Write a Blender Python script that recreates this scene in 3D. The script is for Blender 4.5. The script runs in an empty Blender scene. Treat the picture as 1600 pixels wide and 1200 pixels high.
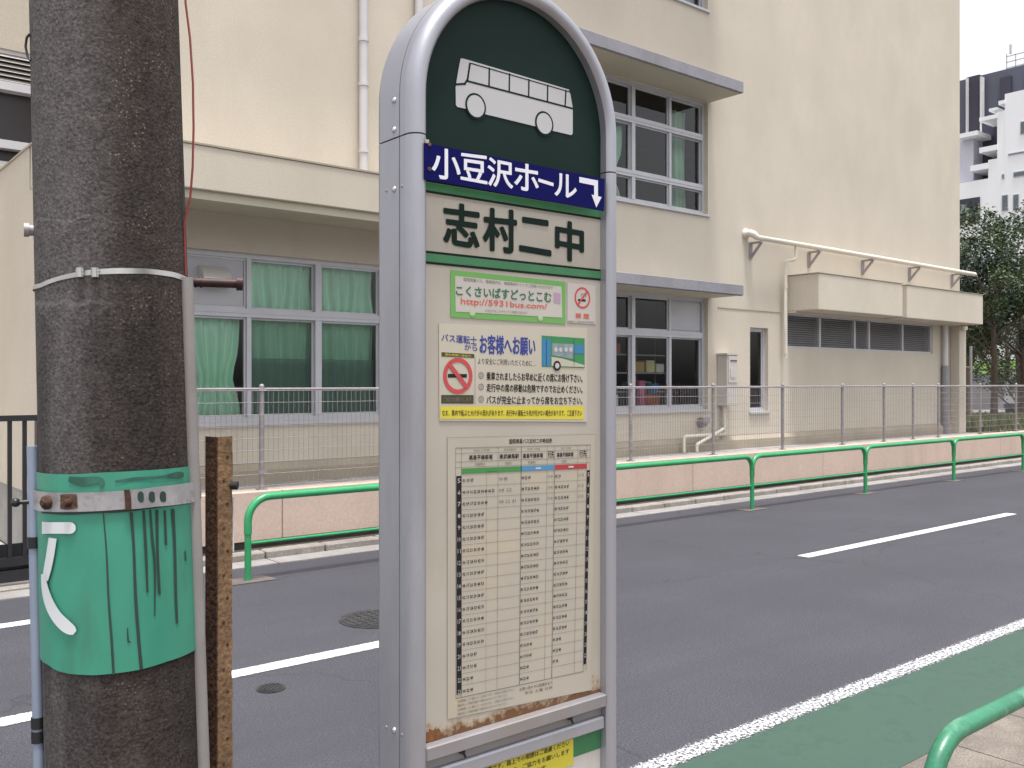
import bpy, math, random
from mathutils import Vector
C = bpy.context.scene.collection
R = math.radians
rnd = random.Random(7)

# ------------------------------------------------------------------ camera, sky, sun, exposure
FPX, CY, H = 1450.0, 598.0, 1.6
A = math.atan2(1770, 1450)
FW = (math.cos(A), math.sin(A)); RT = (math.sin(A), -math.cos(A))
cd = bpy.data.cameras.new("camera"); cam = bpy.data.objects.new("camera", cd); C.objects.link(cam)
cam.location = (0, 0, H); cam.rotation_euler = (R(90), 0, A - R(90))
cd.sensor_width = 36; cd.lens = 36 * FPX / 1600; cd.shift_y = -(600 - CY) / 1600
cd.clip_start = 0.05; cd.clip_end = 2000
bpy.context.scene.camera = cam

SUN_EL, SUN_AZ = 79, 250        # degrees; azimuth measured from +x, counter-clockwise: where the sun stands
w = bpy.data.worlds.new("World"); bpy.context.scene.world = w; w.use_nodes = True
nt = w.node_tree; nt.nodes.clear()
sky = nt.nodes.new("ShaderNodeTexSky"); sky.sky_type = 'NISHITA'; sky.sun_disc = False
sky.sun_elevation = R(SUN_EL); sky.sun_rotation = R(90 - SUN_AZ)
sky.air_density = 1.0; sky.dust_density = 4.0; sky.ozone_density = 1.0
hs = nt.nodes.new("ShaderNodeHueSaturation"); hs.inputs['Saturation'].default_value = 0.12
bg = nt.nodes.new("ShaderNodeBackground"); bg.inputs['Strength'].default_value = 0.14
wo = nt.nodes.new("ShaderNodeOutputWorld")
nt.links.new(sky.outputs[0], hs.inputs['Color']); nt.links.new(hs.outputs[0], bg.inputs[0]); nt.links.new(bg.outputs[0], wo.inputs[0])
sd = bpy.data.lights.new("sun", 'SUN'); sd.energy = 1.8; sd.angle = R(8); sd.color = (1.0, 0.985, 0.965)
sun = bpy.data.objects.new("sun", sd); C.objects.link(sun)
sv = Vector((math.cos(R(SUN_EL)) * math.cos(R(SUN_AZ)), math.cos(R(SUN_EL)) * math.sin(R(SUN_AZ)), math.sin(R(SUN_EL))))
sun.rotation_euler = sv.to_track_quat('Z', 'Y').to_euler(); sun.location = sv * 30
vs = bpy.context.scene.view_settings
vs.view_transform = 'Standard'; vs.look = 'None'; vs.gamma = 1; vs.use_curve_mapping = False
vs.exposure = 1.08

# ------------------------------------------------------------------ helpers
def ray(px):
    l = (px - 800) / FPX
    return FW[0] + l * RT[0], FW[1] + l * RT[1]
def on_y(px, py, Y):            # photograph point -> (x, z) on the real upright plane y = Y
    dx, dy = ray(px); t = Y / dy
    return dx * t, H - (py - CY) * t / FPX

class MB:
    def __init__(s): s.v = []; s.f = []; s.m = []; s.smooth = []
    def add(s, vs, fs, mi=0, sm=False):
        b = len(s.v); s.v += [tuple(v) for v in vs]
        for f in fs: s.f.append([b + i for i in f]); s.m.append(mi); s.smooth.append(sm)
        return s
    def box(s, x0, x1, y0, y1, z0, z1, mi=0):
        vs = [(x, y, z) for z in (z0, z1) for y in (y0, y1) for x in (x0, x1)]
        return s.add(vs, [(0, 2, 3, 1), (4, 5, 7, 6), (0, 1, 5, 4), (2, 6, 7, 3), (0, 4, 6, 2), (1, 3, 7, 5)], mi)
    def cbox(s, x0, x1, y0, y1, z0, z1, c=0.01, mi=0):   # box with chamfered edges
        vs = []; idx = {}
        def vid(p):
            if p not in idx: idx[p] = len(vs); vs.append(p)
            return idx[p]
        X = (x0, x1); Y = (y0, y1); Z = (z0, z1); fs = []
        def pt(i, j, k, ax):
            p = [X[i], Y[j], Z[k]]; sg = [1 if q == 0 else -1 for q in (i, j, k)]
            for a in range(3):
                if a != ax: p[a] += sg[a] * c
            return vid(tuple(p))
        for k in (0, 1): fs.append([pt(i, j, k, 2) for i, j in ((0, 0), (1, 0), (1, 1), (0, 1))])
        for j in (0, 1): fs.append([pt(i, j, k, 1) for i, k in ((0, 0), (1, 0), (1, 1), (0, 1))])
        for i in (0, 1): fs.append([pt(i, j, k, 0) for j, k in ((0, 0), (1, 0), (1, 1), (0, 1))])
        for j in (0, 1):
            for k in (0, 1): fs.append([pt(0, j, k, 1), pt(1, j, k, 1), pt(1, j, k, 2), pt(0, j, k, 2)])
        for i in (0, 1):
            for k in (0, 1): fs.append([pt(i, 0, k, 0), pt(i, 1, k, 0), pt(i, 1, k, 2), pt(i, 0, k, 2)])
        for i in (0, 1):
            for j in (0, 1): fs.append([pt(i, j, 0, 0), pt(i, j, 1, 0), pt(i, j, 1, 1), pt(i, j, 0, 1)])
        for i in (0, 1):
            for j in (0, 1):
                for k in (0, 1): fs.append([pt(i, j, k, 0), pt(i, j, k, 1), pt(i, j, k, 2)])
        return s.add(vs, fs, mi)
    def sheet(s, x0, x1, y0, y1, z, mi=0):
        return s.add([(x0, y0, z), (x1, y0, z), (x1, y1, z), (x0, y1, z)], [(0, 1, 2, 3)], mi)
    def tube(s, pts, r, n=10, mi=0, caps=True, rs=None):
        pts = [Vector(p) for p in pts]; rings = []; base = len(s.v); prev = None
        for i, p in enumerate(pts):
            d = ((pts[min(i + 1, len(pts) - 1)] - p).normalized() + (p - pts[max(i - 1, 0)]).normalized()).normalized()
            if prev is None: u = d.cross(Vector((0, 0, 1)) if abs(d.z) < .95 else Vector((1, 0, 0))).normalized()
            else: u = (prev - d * prev.dot(d)).normalized()
            prev = u; q = d.cross(u); rr = rs[i] if rs else r
            rings.append([p + (u * math.cos(2 * math.pi * k / n) + q * math.sin(2 * math.pi * k / n)) * rr for k in range(n)])
        vs = [v for rg in rings for v in rg]
        fs = [(i * n + k, i * n + (k + 1) % n, (i + 1) * n + (k + 1) % n, (i + 1) * n + k) for i in range(len(pts) - 1) for k in range(n)]
        s.add(vs, fs, mi, True)
        if caps:
            s.add(rings[0], [tuple(reversed(range(n)))], mi); s.add(rings[-1], [tuple(range(n))], mi)
        return s
    def cyl(s, p, q, r, n=16, mi=0, r2=None): return s.tube([p, q], r, n, mi, rs=[r, r if r2 is None else r2])
    def ball(s, c, r, sc=(1, 1, 1), n=8, mi=0):
        vs = []; fs = []
        for i in range(n + 1):
            a = math.pi * i / n
            for k in range(2 * n):
                b = math.pi * k / n
                vs.append((c[0] + r * sc[0] * math.sin(a) * math.cos(b), c[1] + r * sc[1] * math.sin(a) * math.sin(b), c[2] + r * sc[2] * math.cos(a)))
        for i in range(n):
            for k in range(2 * n):
                fs.append((i * 2 * n + k, (i + 1) * 2 * n + k, (i + 1) * 2 * n + (k + 1) % (2 * n), i * 2 * n + (k + 1) % (2 * n)))
        return s.add(vs, fs, mi, True)
    def poly(s, xz, y, mi=0, th=0):    # flat outline in the x-z plane, facing -y; th gives it thickness backwards
        n = len(xz)
        a = sum(xz[i][0] * xz[(i + 1) % n][1] - xz[(i + 1) % n][0] * xz[i][1] for i in range(n))
        if a < 0: xz = list(reversed(xz))
        s.add([(x, y, z) for x, z in xz], [tuple(range(n))], mi)
        if th:
            for i in range(n):
                (x, z), (X, Z) = xz[i], xz[(i + 1) % n]
                s.add([(x, y, z), (x, y + th, z), (X, y + th, Z), (X, y, Z)], [(0, 1, 2, 3)], mi)
        return s
    def build(s, name, mats, parent=None, base=None, label=None, cat=None, group=None, kind=None):
        if parent is not None:
            r = parent
            while r.parent: r = r.parent
            o0 = Vector(r.location)
        elif base is not None: o0 = Vector(base)
        else:
            xs = [v[0] for v in s.v]; ys = [v[1] for v in s.v]; zs = [v[2] for v in s.v]
            o0 = Vector(((min(xs) + max(xs)) / 2, (min(ys) + max(ys)) / 2, min(zs)))
        me = bpy.data.meshes.new(name)
        me.from_pydata([(v[0] - o0.x, v[1] - o0.y, v[2] - o0.z) for v in s.v], [], s.f)
        if not isinstance(mats, (list, tuple)): mats = [mats]
        for m in mats: me.materials.append(m)
        me.polygons.foreach_set('material_index', s.m); me.polygons.foreach_set('use_smooth', s.smooth)
        me.update()
        o = bpy.data.objects.new(name, me); C.objects.link(o)
        if parent is not None: o.parent = parent
        else: o.location = o0
        tag(o, label, cat, group, kind)
        return o
def tag(o, label=None, cat=None, group=None, kind=None):
    for k, v in (('label', label), ('category', cat), ('group', group), ('kind', kind)):
        if v: o[k] = v
    return o
def thing(name, loc, label, cat, group=None):
    o = bpy.data.objects.new(name, None); C.objects.link(o); o.location = loc; o.empty_display_size = .2
    return tag(o, label, cat, group)

# ------------------------------------------------------------------ materials
def mat(name, col, rough=.6, metal=0, var=.12, vs=3.0, fine=0, fs=120, bump=0, bs=60, spec=.5, stretch=(1, 1, 1),
        stain=None, stain_t=.62, stain_s=2.0, stain_w=.12, stain_st=(1, 1, 1), lo=None):
    m = bpy.data.materials.new(name); m.use_nodes = True; n = m.node_tree.nodes; L = m.node_tree.links
    b = n['Principled BSDF']; b.inputs['Roughness'].default_value = rough; b.inputs['Metallic'].default_value = metal
    b.inputs['Specular IOR Level'].default_value = spec
    tc = n.new('ShaderNodeTexCoord'); mp = n.new('ShaderNodeMapping'); mp.inputs['Scale'].default_value = stretch
    L.new(tc.outputs['Object'], mp.inputs[0])
    c = tuple(col)
    no = n.new('ShaderNodeTexNoise'); no.inputs['Scale'].default_value = vs; no.inputs['Detail'].default_value = 6
    L.new(mp.outputs[0], no.inputs['Vector'])
    cr = n.new('ShaderNodeValToRGB')
    a = lo if lo else tuple(x * (1 - var) for x in c)
    cr.color_ramp.elements[0].position = .32; cr.color_ramp.elements[1].position = .68
    cr.color_ramp.elements[0].color = (*a, 1); cr.color_ramp.elements[1].color = (*[min(1, x * (1 + var * .6)) for x in c], 1)
    L.new(no.outputs['Fac'], cr.inputs[0]); out = cr.outputs[0]
    if fine:
        n2 = n.new('ShaderNodeTexNoise'); n2.inputs['Scale'].default_value = fs; n2.inputs['Detail'].default_value = 3
        L.new(tc.outputs['Object'], n2.inputs['Vector'])
        r2 = n.new('ShaderNodeValToRGB'); r2.color_ramp.elements[0].position = .35; r2.color_ramp.elements[1].position = .7
        r2.color_ramp.elements[0].color = (1 - fine,) * 3 + (1,); r2.color_ramp.elements[1].color = (1 + fine,) * 3 + (1,)
        L.new(n2.outputs['Fac'], r2.inputs[0])
        mx = n.new('ShaderNodeMix'); mx.data_type = 'RGBA'; mx.blend_type = 'MULTIPLY'; mx.inputs[0].default_value = 1
        L.new(out, mx.inputs[6]); L.new(r2.outputs[0], mx.inputs[7]); out = mx.outputs[2]
    if stain:
        m2 = n.new('ShaderNodeMapping'); m2.inputs['Scale'].default_value = stain_st; m2.inputs['Location'].default_value = (3.1, 1.7, 5.3)
        L.new(tc.outputs['Object'], m2.inputs[0])
        n3 = n.new('ShaderNodeTexNoise'); n3.inputs['Scale'].default_value = stain_s; n3.inputs['Detail'].default_value = 8; n3.inputs['Roughness'].default_value = .65
        L.new(m2.outputs[0], n3.inputs['Vector'])
        mr = n.new('ShaderNodeMapRange'); mr.inputs[1].default_value = stain_t - stain_w; mr.inputs[2].default_value = stain_t + stain_w
        L.new(n3.outputs['Fac'], mr.inputs[0])
        mx = n.new('ShaderNodeMix'); mx.data_type = 'RGBA'; mx.inputs[7].default_value = (*stain, 1)
        L.new(mr.outputs[0], mx.inputs[0]); L.new(out, mx.inputs[6]); out = mx.outputs[2]
    L.new(out, b.inputs['Base Color'])
    if bump:
        n4 = n.new('ShaderNodeTexNoise'); n4.inputs['Scale'].default_value = bs; n4.inputs['Detail'].default_value = 4
        L.new(tc.outputs['Object'], n4.inputs['Vector'])
        bp = n.new('ShaderNodeBump'); bp.inputs['Strength'].default_value = bump; bp.inputs['Distance'].default_value = .01
        L.new(n4.outputs['Fac'], bp.inputs['Height']); L.new(bp.outputs[0], b.inputs['Normal'])
    m['out'] = 0
    return m
def basecol(m):                    # socket now feeding the base colour
    b = m.node_tree.nodes['Principled BSDF']; return b.inputs['Base Color'].links[0].from_socket, b.inputs['Base Color']
def glass(name, tint=(.75, .8, .8), trans=.9, rough=.02):
    m = bpy.data.materials.new(name); m.use_nodes = True; n = m.node_tree.nodes; L = m.node_tree.links; n.clear()
    o = n.new('ShaderNodeOutputMaterial'); mx = n.new('ShaderNodeMixShader'); t = n.new('ShaderNodeBsdfTransparent'); g = n.new('ShaderNodeBsdfGlossy')
    t.inputs[0].default_value = (*[x * trans for x in tint], 1); g.inputs['Roughness'].default_value = rough
    fr = n.new('ShaderNodeFresnel'); fr.inputs[0].default_value = 1.6
    no = n.new('ShaderNodeTexNoise'); no.inputs['Scale'].default_value = 1.3; bp = n.new('ShaderNodeBump'); bp.inputs['Strength'].default_value = .02
    tc = n.new('ShaderNodeTexCoord'); L.new(tc.outputs['Object'], no.inputs['Vector']); L.new(no.outputs[0], bp.inputs['Height']); L.new(bp.outputs[0], g.inputs['Normal'])
    L.new(fr.outputs[0], mx.inputs[0]); L.new(t.outputs[0], mx.inputs[1]); L.new(g.outputs[0], mx.inputs[2]); L.new(mx.outputs[0], o.inputs[0])
    return m

M = {}
M['stucco'] = mat('cream stucco', (.56, .50, .42), .9, var=.06, vs=.7, fine=.06, fs=55, bump=.25, bs=90, stain=(.475, .425, .35), stain_t=.63, stain_s=1.1, stain_w=.2, stain_st=(1, 1, .5))
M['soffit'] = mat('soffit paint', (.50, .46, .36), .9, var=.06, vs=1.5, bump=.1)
M['plinth'] = mat('tan plinth', (.36, .31, .24), .9, var=.12, vs=2, fine=.1, bump=.2)
M['grey_paint'] = mat('grey awning paint', (.26, .255, .28), .8, var=.08, vs=2, fine=.08, fs=30, stain=(.20, .195, .21), stain_t=.6, stain_st=(1, 1, .4))
M['concrete'] = mat('pale concrete', (.34, .33, .32), .9, var=.18, vs=2.5, fine=.15, fs=70, bump=.2, stain=(.2, .19, .18), stain_t=.64)
M['kerb'] = mat('kerb concrete', (.29, .262, .237), .9, var=.2, vs=3, fine=.15, fs=60, bump=.3, stain=(.17, .15, .13), stain_t=.6, stain_s=4)
M['gutter'] = mat('gutter concrete', (.29, .272, .262), .9, var=.15, vs=2, fine=.12, fs=80, stain=(.17, .158, .15), stain_t=.56)
M['soil_shade'] = mat('dark soil and gap shade', (.05, .042, .035), .95, var=.3, vs=6, fine=.3)  # soil by the kerb, and painted shade in the gap under the wall
M['pink'] = mat('pink wall paint', (.53, .405, .345), .85, var=.06, vs=1.2, fine=.06, fs=40, bump=.12, stain=(.44, .33, .28), stain_t=.63, stain_s=1.5, stain_st=(1, 1, .3))
M['alu'] = mat('window aluminium', (.50, .50, .535), .45, .2, var=.06, vs=3)
M['alu_frame'] = mat('satin aluminium', (.37, .37, .415), .38, .5, var=.05, vs=5, stretch=(1, 1, .2), stain=(.29, .285, .305), stain_t=.62, stain_s=6, stain_st=(1, 1, .25))
M['alu_dark'] = mat('weathered aluminium', (.27, .255, .265), .5, .3, var=.14, vs=8, stain=(.28, .24, .21), stain_t=.62, stain_s=10)
M['steel'] = mat('stainless steel', (.55, .54, .53), .35, .85, var=.15, vs=20)
M['rivet'] = mat('bright rivet', (.6, .6, .6), .25, .9, var=.05)
M['galv'] = mat('galvanised fence steel', (.33, .30, .31), .55, .3, var=.12, vs=6)
M['dark'] = mat('dark gap', (.02, .02, .022), .8, var=.1)
M['black'] = mat('black gate paint', (.016, .016, .02), .4, var=.2)
M['room'] = mat('room wall', (.22, .21, .22), .9, var=.1)
M['curtain'] = mat('green curtain', (.60, .90, .70), .85, var=.08, vs=2)
M['pane_reflection'] = mat('pale blue reflection', (.62, .68, .72), .8, var=.05)  # colour of a window reflection, painted on a sheet
M['cream_paint'] = mat('cream pipe paint', (.62, .575, .50), .5, var=.06)
M['white_pipe'] = mat('pale grey pipe', (.55, .53, .54), .45, var=.06)
M['louvre'] = mat('louvre slats', (.48, .47, .48), .5, .3, var=.06)
M['panel_grey'] = mat('grey infill panel', (.46, .46, .49), .55, var=.04)
M['hood'] = mat('vent hood metal', (.72, .71, .70), .3, .35, var=.05)
M['cabinet'] = mat('cabinet paint', (.50, .47, .44), .5, var=.05)
M['green'] = mat('guardrail green paint', (.035, .30, .115), .32, var=.10, vs=5, fine=.05, fs=60, stain=(.06, .20, .10), stain_t=.68, stain_s=8)
M['green_worn'] = mat('worn green paint', (.034, .18, .10), .33, var=.2, vs=9, fine=.12, fs=160, bump=.06, bs=90, stain=(.12, .28, .19), stain_t=.60, stain_s=14, stain_w=.08)
M['footing'] = mat('post footing', (.13, .108, .10), .95, var=.25, vs=8, fine=.2)
M['iron'] = mat('cast iron', (.05, .048, .05), .6, .3, var=.3, vs=12, bump=.4, bs=60)
M['leaf_d'] = mat('dark leaf', (.028, .055, .03), .55, var=.4, vs=2)
M['leaf_m'] = mat('mid leaf', (.075, .105, .042), .55, var=.35, vs=2)
M['leaf_y'] = mat('dry grass leaf', (.16, .17, .05), .7, var=.35, vs=3)
M['bark'] = mat('bark', (.10, .075, .06), .95, var=.3, vs=8, bump=.5)
M['white_wall'] = mat('white tile wall', (.80, .80, .82), .6, var=.03, vs=.2)
M['slate'] = mat('slate cladding', (.085, .09, .125), .6, var=.08, vs=.3)
M['navy'] = mat('dark cladding', (.035, .033, .055), .6, var=.1, vs=.3)
M['pale_slab'] = mat('pale slab', (.55, .54, .53), .8, var=.05)
M['far_glass'] = mat('far window glass', (.10, .13, .15), .15, var=.2)
M['lime'] = mat('lime paint', (.42, .72, .16), .5, var=.1, vs=.6)
M['grey_wall'] = mat('grey sheet wall', (.27, .27, .29), .8, var=.1, vs=.8)

# road surface
def asphalt():
    m = mat('asphalt', (.069, .067, .080), .88, var=.10, vs=.9, fine=.42, fs=120, bump=.5, bs=130, spec=.3, stain=(.058, .056, .067), stain_t=.55, stain_s=1.0, stain_w=.12, stain_st=(.10, 1.3, 1))
    n = m.node_tree.nodes; L = m.node_tree.links; src, dst = basecol(m)
    v = n.new('ShaderNodeTexVoronoi'); v.inputs['Scale'].default_value = 95; tc = n.new('ShaderNodeTexCoord'); L.new(tc.outputs['Object'], v.inputs['Vector'])
    mr = n.new('ShaderNodeMapRange'); mr.inputs[1].default_value = .12; mr.inputs[2].default_value = .3; mr.inputs[3].default_value = 1.75; mr.inputs[4].default_value = .9
    L.new(v.outputs['Distance'], mr.inputs[0])
    mx = n.new('ShaderNodeMix'); mx.data_type = 'RGBA'; mx.blend_type = 'MULTIPLY'; mx.inputs[0].default_value = .75
    L.new(src, mx.inputs[6]); L.new(mr.outputs[0], mx.inputs[7]); L.new(mx.outputs[2], dst)
    # fine cracks and the straight seam of the paving lanes
    v2 = n.new('ShaderNodeTexVoronoi'); v2.feature = 'DISTANCE_TO_EDGE'; v2.inputs['Scale'].default_value = .33
    nz = n.new('ShaderNodeTexNoise'); nz.inputs['Scale'].default_value = 2.2; nz.inputs['Detail'].default_value = 6; L.new(tc.outputs['Object'], nz.inputs['Vector'])
    va = n.new('ShaderNodeVectorMath'); va.operation = 'ADD'; L.new(tc.outputs['Object'], va.inputs[0])
    vm = n.new('ShaderNodeVectorMath'); vm.operation = 'SCALE'; vm.inputs['Scale'].default_value = .6; L.new(nz.outputs['Color'], vm.inputs[0]); L.new(vm.outputs[0], va.inputs[1]); L.new(va.outputs[0], v2.inputs['Vector'])
    m3 = n.new('ShaderNodeMapRange'); m3.inputs[1].default_value = 0; m3.inputs[2].default_value = .004; m3.inputs[3].default_value = .55; m3.inputs[4].default_value = 1
    L.new(v2.outputs['Distance'], m3.inputs[0])
    m4 = n.new('ShaderNodeMix'); m4.data_type = 'RGBA'; m4.blend_type = 'MULTIPLY'; m4.inputs[0].default_value = .6
    L.new(mx.outputs[2], m4.inputs[6]); L.new(m3.outputs[0], m4.inputs[7]); L.new(m4.outputs[2], dst)
    return m
M['asphalt'] = asphalt()
def paint_line(name, col, under, wear, half=None, scale=55):
    m = mat(name, col, .7, var=.08, vs=5, fine=.08, fs=200, bump=.2, bs=200)
    n = m.node_tree.nodes; L = m.node_tree.links; src, dst = basecol(m)
    tc = n.new('ShaderNodeTexCoord'); no = n.new('ShaderNodeTexNoise'); no.inputs['Scale'].default_value = scale; no.inputs['Detail'].default_value = 5; no.inputs['Roughness'].default_value = .75
    L.new(tc.outputs['Object'], no.inputs['Vector']); val = no.outputs['Fac']
    if half:
        sp = n.new('ShaderNodeSeparateXYZ'); L.new(tc.outputs['Object'], sp.inputs[0])
        ab = n.new('ShaderNodeMath'); ab.operation = 'ABSOLUTE'; L.new(sp.outputs['Y'], ab.inputs[0])
        mr = n.new('ShaderNodeMapRange'); mr.inputs[1].default_value = half * .45; mr.inputs[2].default_value = half; mr.inputs[3].default_value = 0; mr.inputs[4].default_value = .24
        L.new(ab.outputs[0], mr.inputs[0]); ad = n.new('ShaderNodeMath'); L.new(val, ad.inputs[0]); L.new(mr.outputs[0], ad.inputs[1]); val = ad.outputs[0]
    mr = n.new('ShaderNodeMapRange'); mr.inputs[1].default_value = wear - .05; mr.inputs[2].default_value = wear + .05; L.new(val, mr.inputs[0])
    iv = n.new('ShaderNodeMath'); iv.operation = 'SUBTRACT'; iv.inputs[0].default_value = 1; L.new(mr.outputs[0], iv.inputs[1])
    mu = n.new('ShaderNodeMath'); mu.operation = 'MULTIPLY_ADD'; mu.inputs[1].default_value = under; mu.inputs[2].default_value = 1 - under; L.new(iv.outputs[0], mu.inputs[0])
    L.new(mu.outputs[0], n['Principled BSDF'].inputs['Alpha'])
    return m
M['line_near'] = paint_line('worn white road paint', (.62, .62, .64), 1.0, .505, .085, 62)
M['line_mid'] = paint_line('white road paint', (.66, .66, .67), .85, .64, .085, 70)
M['green_lane'] = paint_line('green lane coating', (.036, .078, .057), .10, .56, None, 5)
def slab_mat():
    m = mat('sidewalk slab', (.185, .158, .135), .92, var=.25, vs=3, fine=.3, fs=110, bump=.4, bs=120, stain=(.115, .098, .085), stain_t=.55, stain_s=5)
    n = m.node_tree.nodes; L = m.node_tree.links; src, dst = basecol(m)
    tc = n.new('ShaderNodeTexCoord'); mp = n.new('ShaderNodeMapping'); mp.inputs['Location'].default_value = (-.05, 0, 0); L.new(tc.outputs['Object'], mp.inputs[0])
    br = n.new('ShaderNodeTexBrick'); br.offset = 0; br.inputs['Scale'].default_value = 1; br.inputs['Brick Width'].default_value = .58; br.inputs['Row Height'].default_value = .58; br.inputs['Mortar Size'].default_value = .005
    L.new(mp.outputs[0], br.inputs['Vector'])
    mx = n.new('ShaderNodeMix'); mx.data_type = 'RGBA'; mx.inputs[7].default_value = (.035, .03, .028, 1)
    L.new(br.outputs['Fac'], mx.inputs[0]); L.new(src, mx.inputs[6]); L.new(mx.outputs[2], dst)
    return m
M['slab'] = slab_mat()
def pole_mat():
    m = mat('weathered pole concrete', (.080, .064, .057), .95, var=.25, vs=2.2, bump=.3, bs=150, spec=.15, stretch=(1, 1, .3), stain=(.036, .030, .029), stain_t=.55, stain_s=5, stain_w=.16, stain_st=(1, 1, .16))
    n = m.node_tree.nodes; L = m.node_tree.links; src, dst = basecol(m)
    tc = n.new('ShaderNodeTexCoord'); v = n.new('ShaderNodeTexVoronoi'); v.inputs['Scale'].default_value = 120; L.new(tc.outputs['Object'], v.inputs['Vector'])
    no = n.new('ShaderNodeTexNoise'); no.inputs['Scale'].default_value = 16; L.new(tc.outputs['Object'], no.inputs['Vector'])
    mr = n.new('ShaderNodeMapRange'); mr.inputs[1].default_value = .30; mr.inputs[2].default_value = .12; L.new(v.outputs['Distance'], mr.inputs[0])
    m2 = n.new('ShaderNodeMapRange'); m2.inputs[1].default_value = .42; m2.inputs[2].default_value = .66; L.new(no.outputs['Fac'], m2.inputs[0])
    mu = n.new('ShaderNodeMath'); mu.operation = 'MULTIPLY'; L.new(mr.outputs[0], mu.inputs[0]); L.new(m2.outputs[0], mu.inputs[1])
    mx = n.new('ShaderNodeMix'); mx.data_type = 'RGBA'; mx.inputs[7].default_value = (.19, .155, .13, 1)
    L.new(mu.outputs[0], mx.inputs[0]); L.new(src, mx.inputs[6])
    # light from -x painted as a paler grey on that side of the pole
    sp = n.new('ShaderNodeSeparateXYZ'); L.new(tc.outputs['Object'], sp.inputs[0])
    n2 = n.new('ShaderNodeTexNoise'); n2.inputs['Scale'].default_value = 7; n2.inputs['Detail'].default_value = 6
    mp = n.new('ShaderNodeMapping'); mp.inputs['Scale'].default_value = (1, 1, .14); L.new(tc.outputs['Object'], mp.inputs[0]); L.new(mp.outputs[0], n2.inputs['Vector'])
    ml = n.new('ShaderNodeMath'); ml.operation = 'MULTIPLY_ADD'; ml.inputs[1].default_value = -6.5; L.new(sp.outputs['X'], ml.inputs[0]); L.new(n2.outputs['Fac'], ml.inputs[2])
    m5 = n.new('ShaderNodeMapRange'); m5.inputs[1].default_value = .72; m5.inputs[2].default_value = 1.35; m5.inputs[4].default_value = .8; L.new(ml.outputs[0], m5.inputs[0])
    m6 = n.new('ShaderNodeMix'); m6.data_type = 'RGBA'; m6.inputs[7].default_value = (.112, .103, .104, 1)
    L.new(m5.outputs[0], m6.inputs[0]); L.new(mx.outputs[2], m6.inputs[6])
    n5 = n.new('ShaderNodeTexNoise'); n5.inputs['Scale'].default_value = 9; n5.inputs['Detail'].default_value = 5; mq = n.new('ShaderNodeMapping'); mq.inputs['Scale'].default_value = (1, 1, .1); L.new(tc.outputs['Object'], mq.inputs[0]); L.new(mq.outputs[0], n5.inputs['Vector'])
    m7 = n.new('ShaderNodeMath'); m7.operation = 'MULTIPLY_ADD'; m7.inputs[1].default_value = -.10; L.new(n5.outputs['Fac'], m7.inputs[0]); L.new(sp.outputs['Z'], m7.inputs[2])
    m8 = n.new('ShaderNodeMapRange'); m8.inputs[1].default_value = 1.705; m8.inputs[2].default_value = 1.66; m8.inputs[4].default_value = .62; L.new(m7.outputs[0], m8.inputs[0])
    m9 = n.new('ShaderNodeMath'); m9.operation = 'MULTIPLY'; r9 = n.new('ShaderNodeMapRange'); r9.inputs[1].default_value = .40; r9.inputs[2].default_value = .55; L.new(n5.outputs['Fac'], r9.inputs[0]); L.new(m8.outputs[0], m9.inputs[0]); L.new(r9.outputs[0], m9.inputs[1])
    ma = n.new('ShaderNodeMix'); ma.data_type = 'RGBA'; ma.inputs[7].default_value = (.030, .025, .025, 1)
    L.new(m9.outputs[0], ma.inputs[0]); L.new(m6.outputs[2], ma.inputs[6])
    ng = n.new('ShaderNodeTexNoise'); ng.inputs['Scale'].default_value = 135; ng.inputs['Detail'].default_value = 4; ng.inputs['Roughness'].default_value = .7; L.new(tc.outputs['Object'], ng.inputs['Vector'])
    nm = n.new('ShaderNodeTexNoise'); nm.inputs['Scale'].default_value = 30; nm.inputs['Detail'].default_value = 5; L.new(tc.outputs['Object'], nm.inputs['Vector'])
    av = n.new('ShaderNodeMath'); av.operation = 'MULTIPLY_ADD'; av.inputs[1].default_value = .30; L.new(nm.outputs['Fac'], av.inputs[0]); L.new(ng.outputs['Fac'], av.inputs[2])
    rg = n.new('ShaderNodeMapRange'); rg.inputs[1].default_value = .46; rg.inputs[2].default_value = .82; rg.inputs[3].default_value = .5; rg.inputs[4].default_value = 1.45; rg.clamp = True; L.new(av.outputs[0], rg.inputs[0])
    mg = n.new('ShaderNodeMix'); mg.data_type = 'RGBA'; mg.blend_type = 'MULTIPLY'; mg.inputs[0].default_value = 1; L.new(ma.outputs[2], mg.inputs[6]); L.new(rg.outputs[0], mg.inputs[7])
    last = mg.outputs[2]
    for zc, hw in ((1.765, .004), (1.935, .0025)):
        wv = n.new('ShaderNodeMath'); wv.operation = 'MULTIPLY_ADD'; wv.inputs[1].default_value = .05; wv.inputs[2].default_value = -zc - .025; L.new(nm.outputs['Fac'], wv.inputs[0])
        ad = n.new('ShaderNodeMath'); L.new(wv.outputs[0], ad.inputs[0]); L.new(sp.outputs['Z'], ad.inputs[1]); ab = n.new('ShaderNodeMath'); ab.operation = 'ABSOLUTE'; L.new(ad.outputs[0], ab.inputs[0])
        mz = n.new('ShaderNodeMapRange'); mz.inputs[1].default_value = hw * 2; mz.inputs[2].default_value = hw * .5; mz.inputs[4].default_value = .45; L.new(ab.outputs[0], mz.inputs[0])
        ms = n.new('ShaderNodeMath'); ms.operation = 'MULTIPLY'; L.new(mz.outputs[0], ms.inputs[0]); L.new(m5.outputs[0], ms.inputs[1])
        mc = n.new('ShaderNodeMix'); mc.data_type = 'RGBA'; mc.inputs[7].default_value = (.22, .205, .20, 1); L.new(ms.outputs[0], mc.inputs[0]); L.new(last, mc.inputs[6]); last = mc.outputs[2]
    L.new(last, dst)
    return m
M['pole'] = pole_mat()
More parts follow.
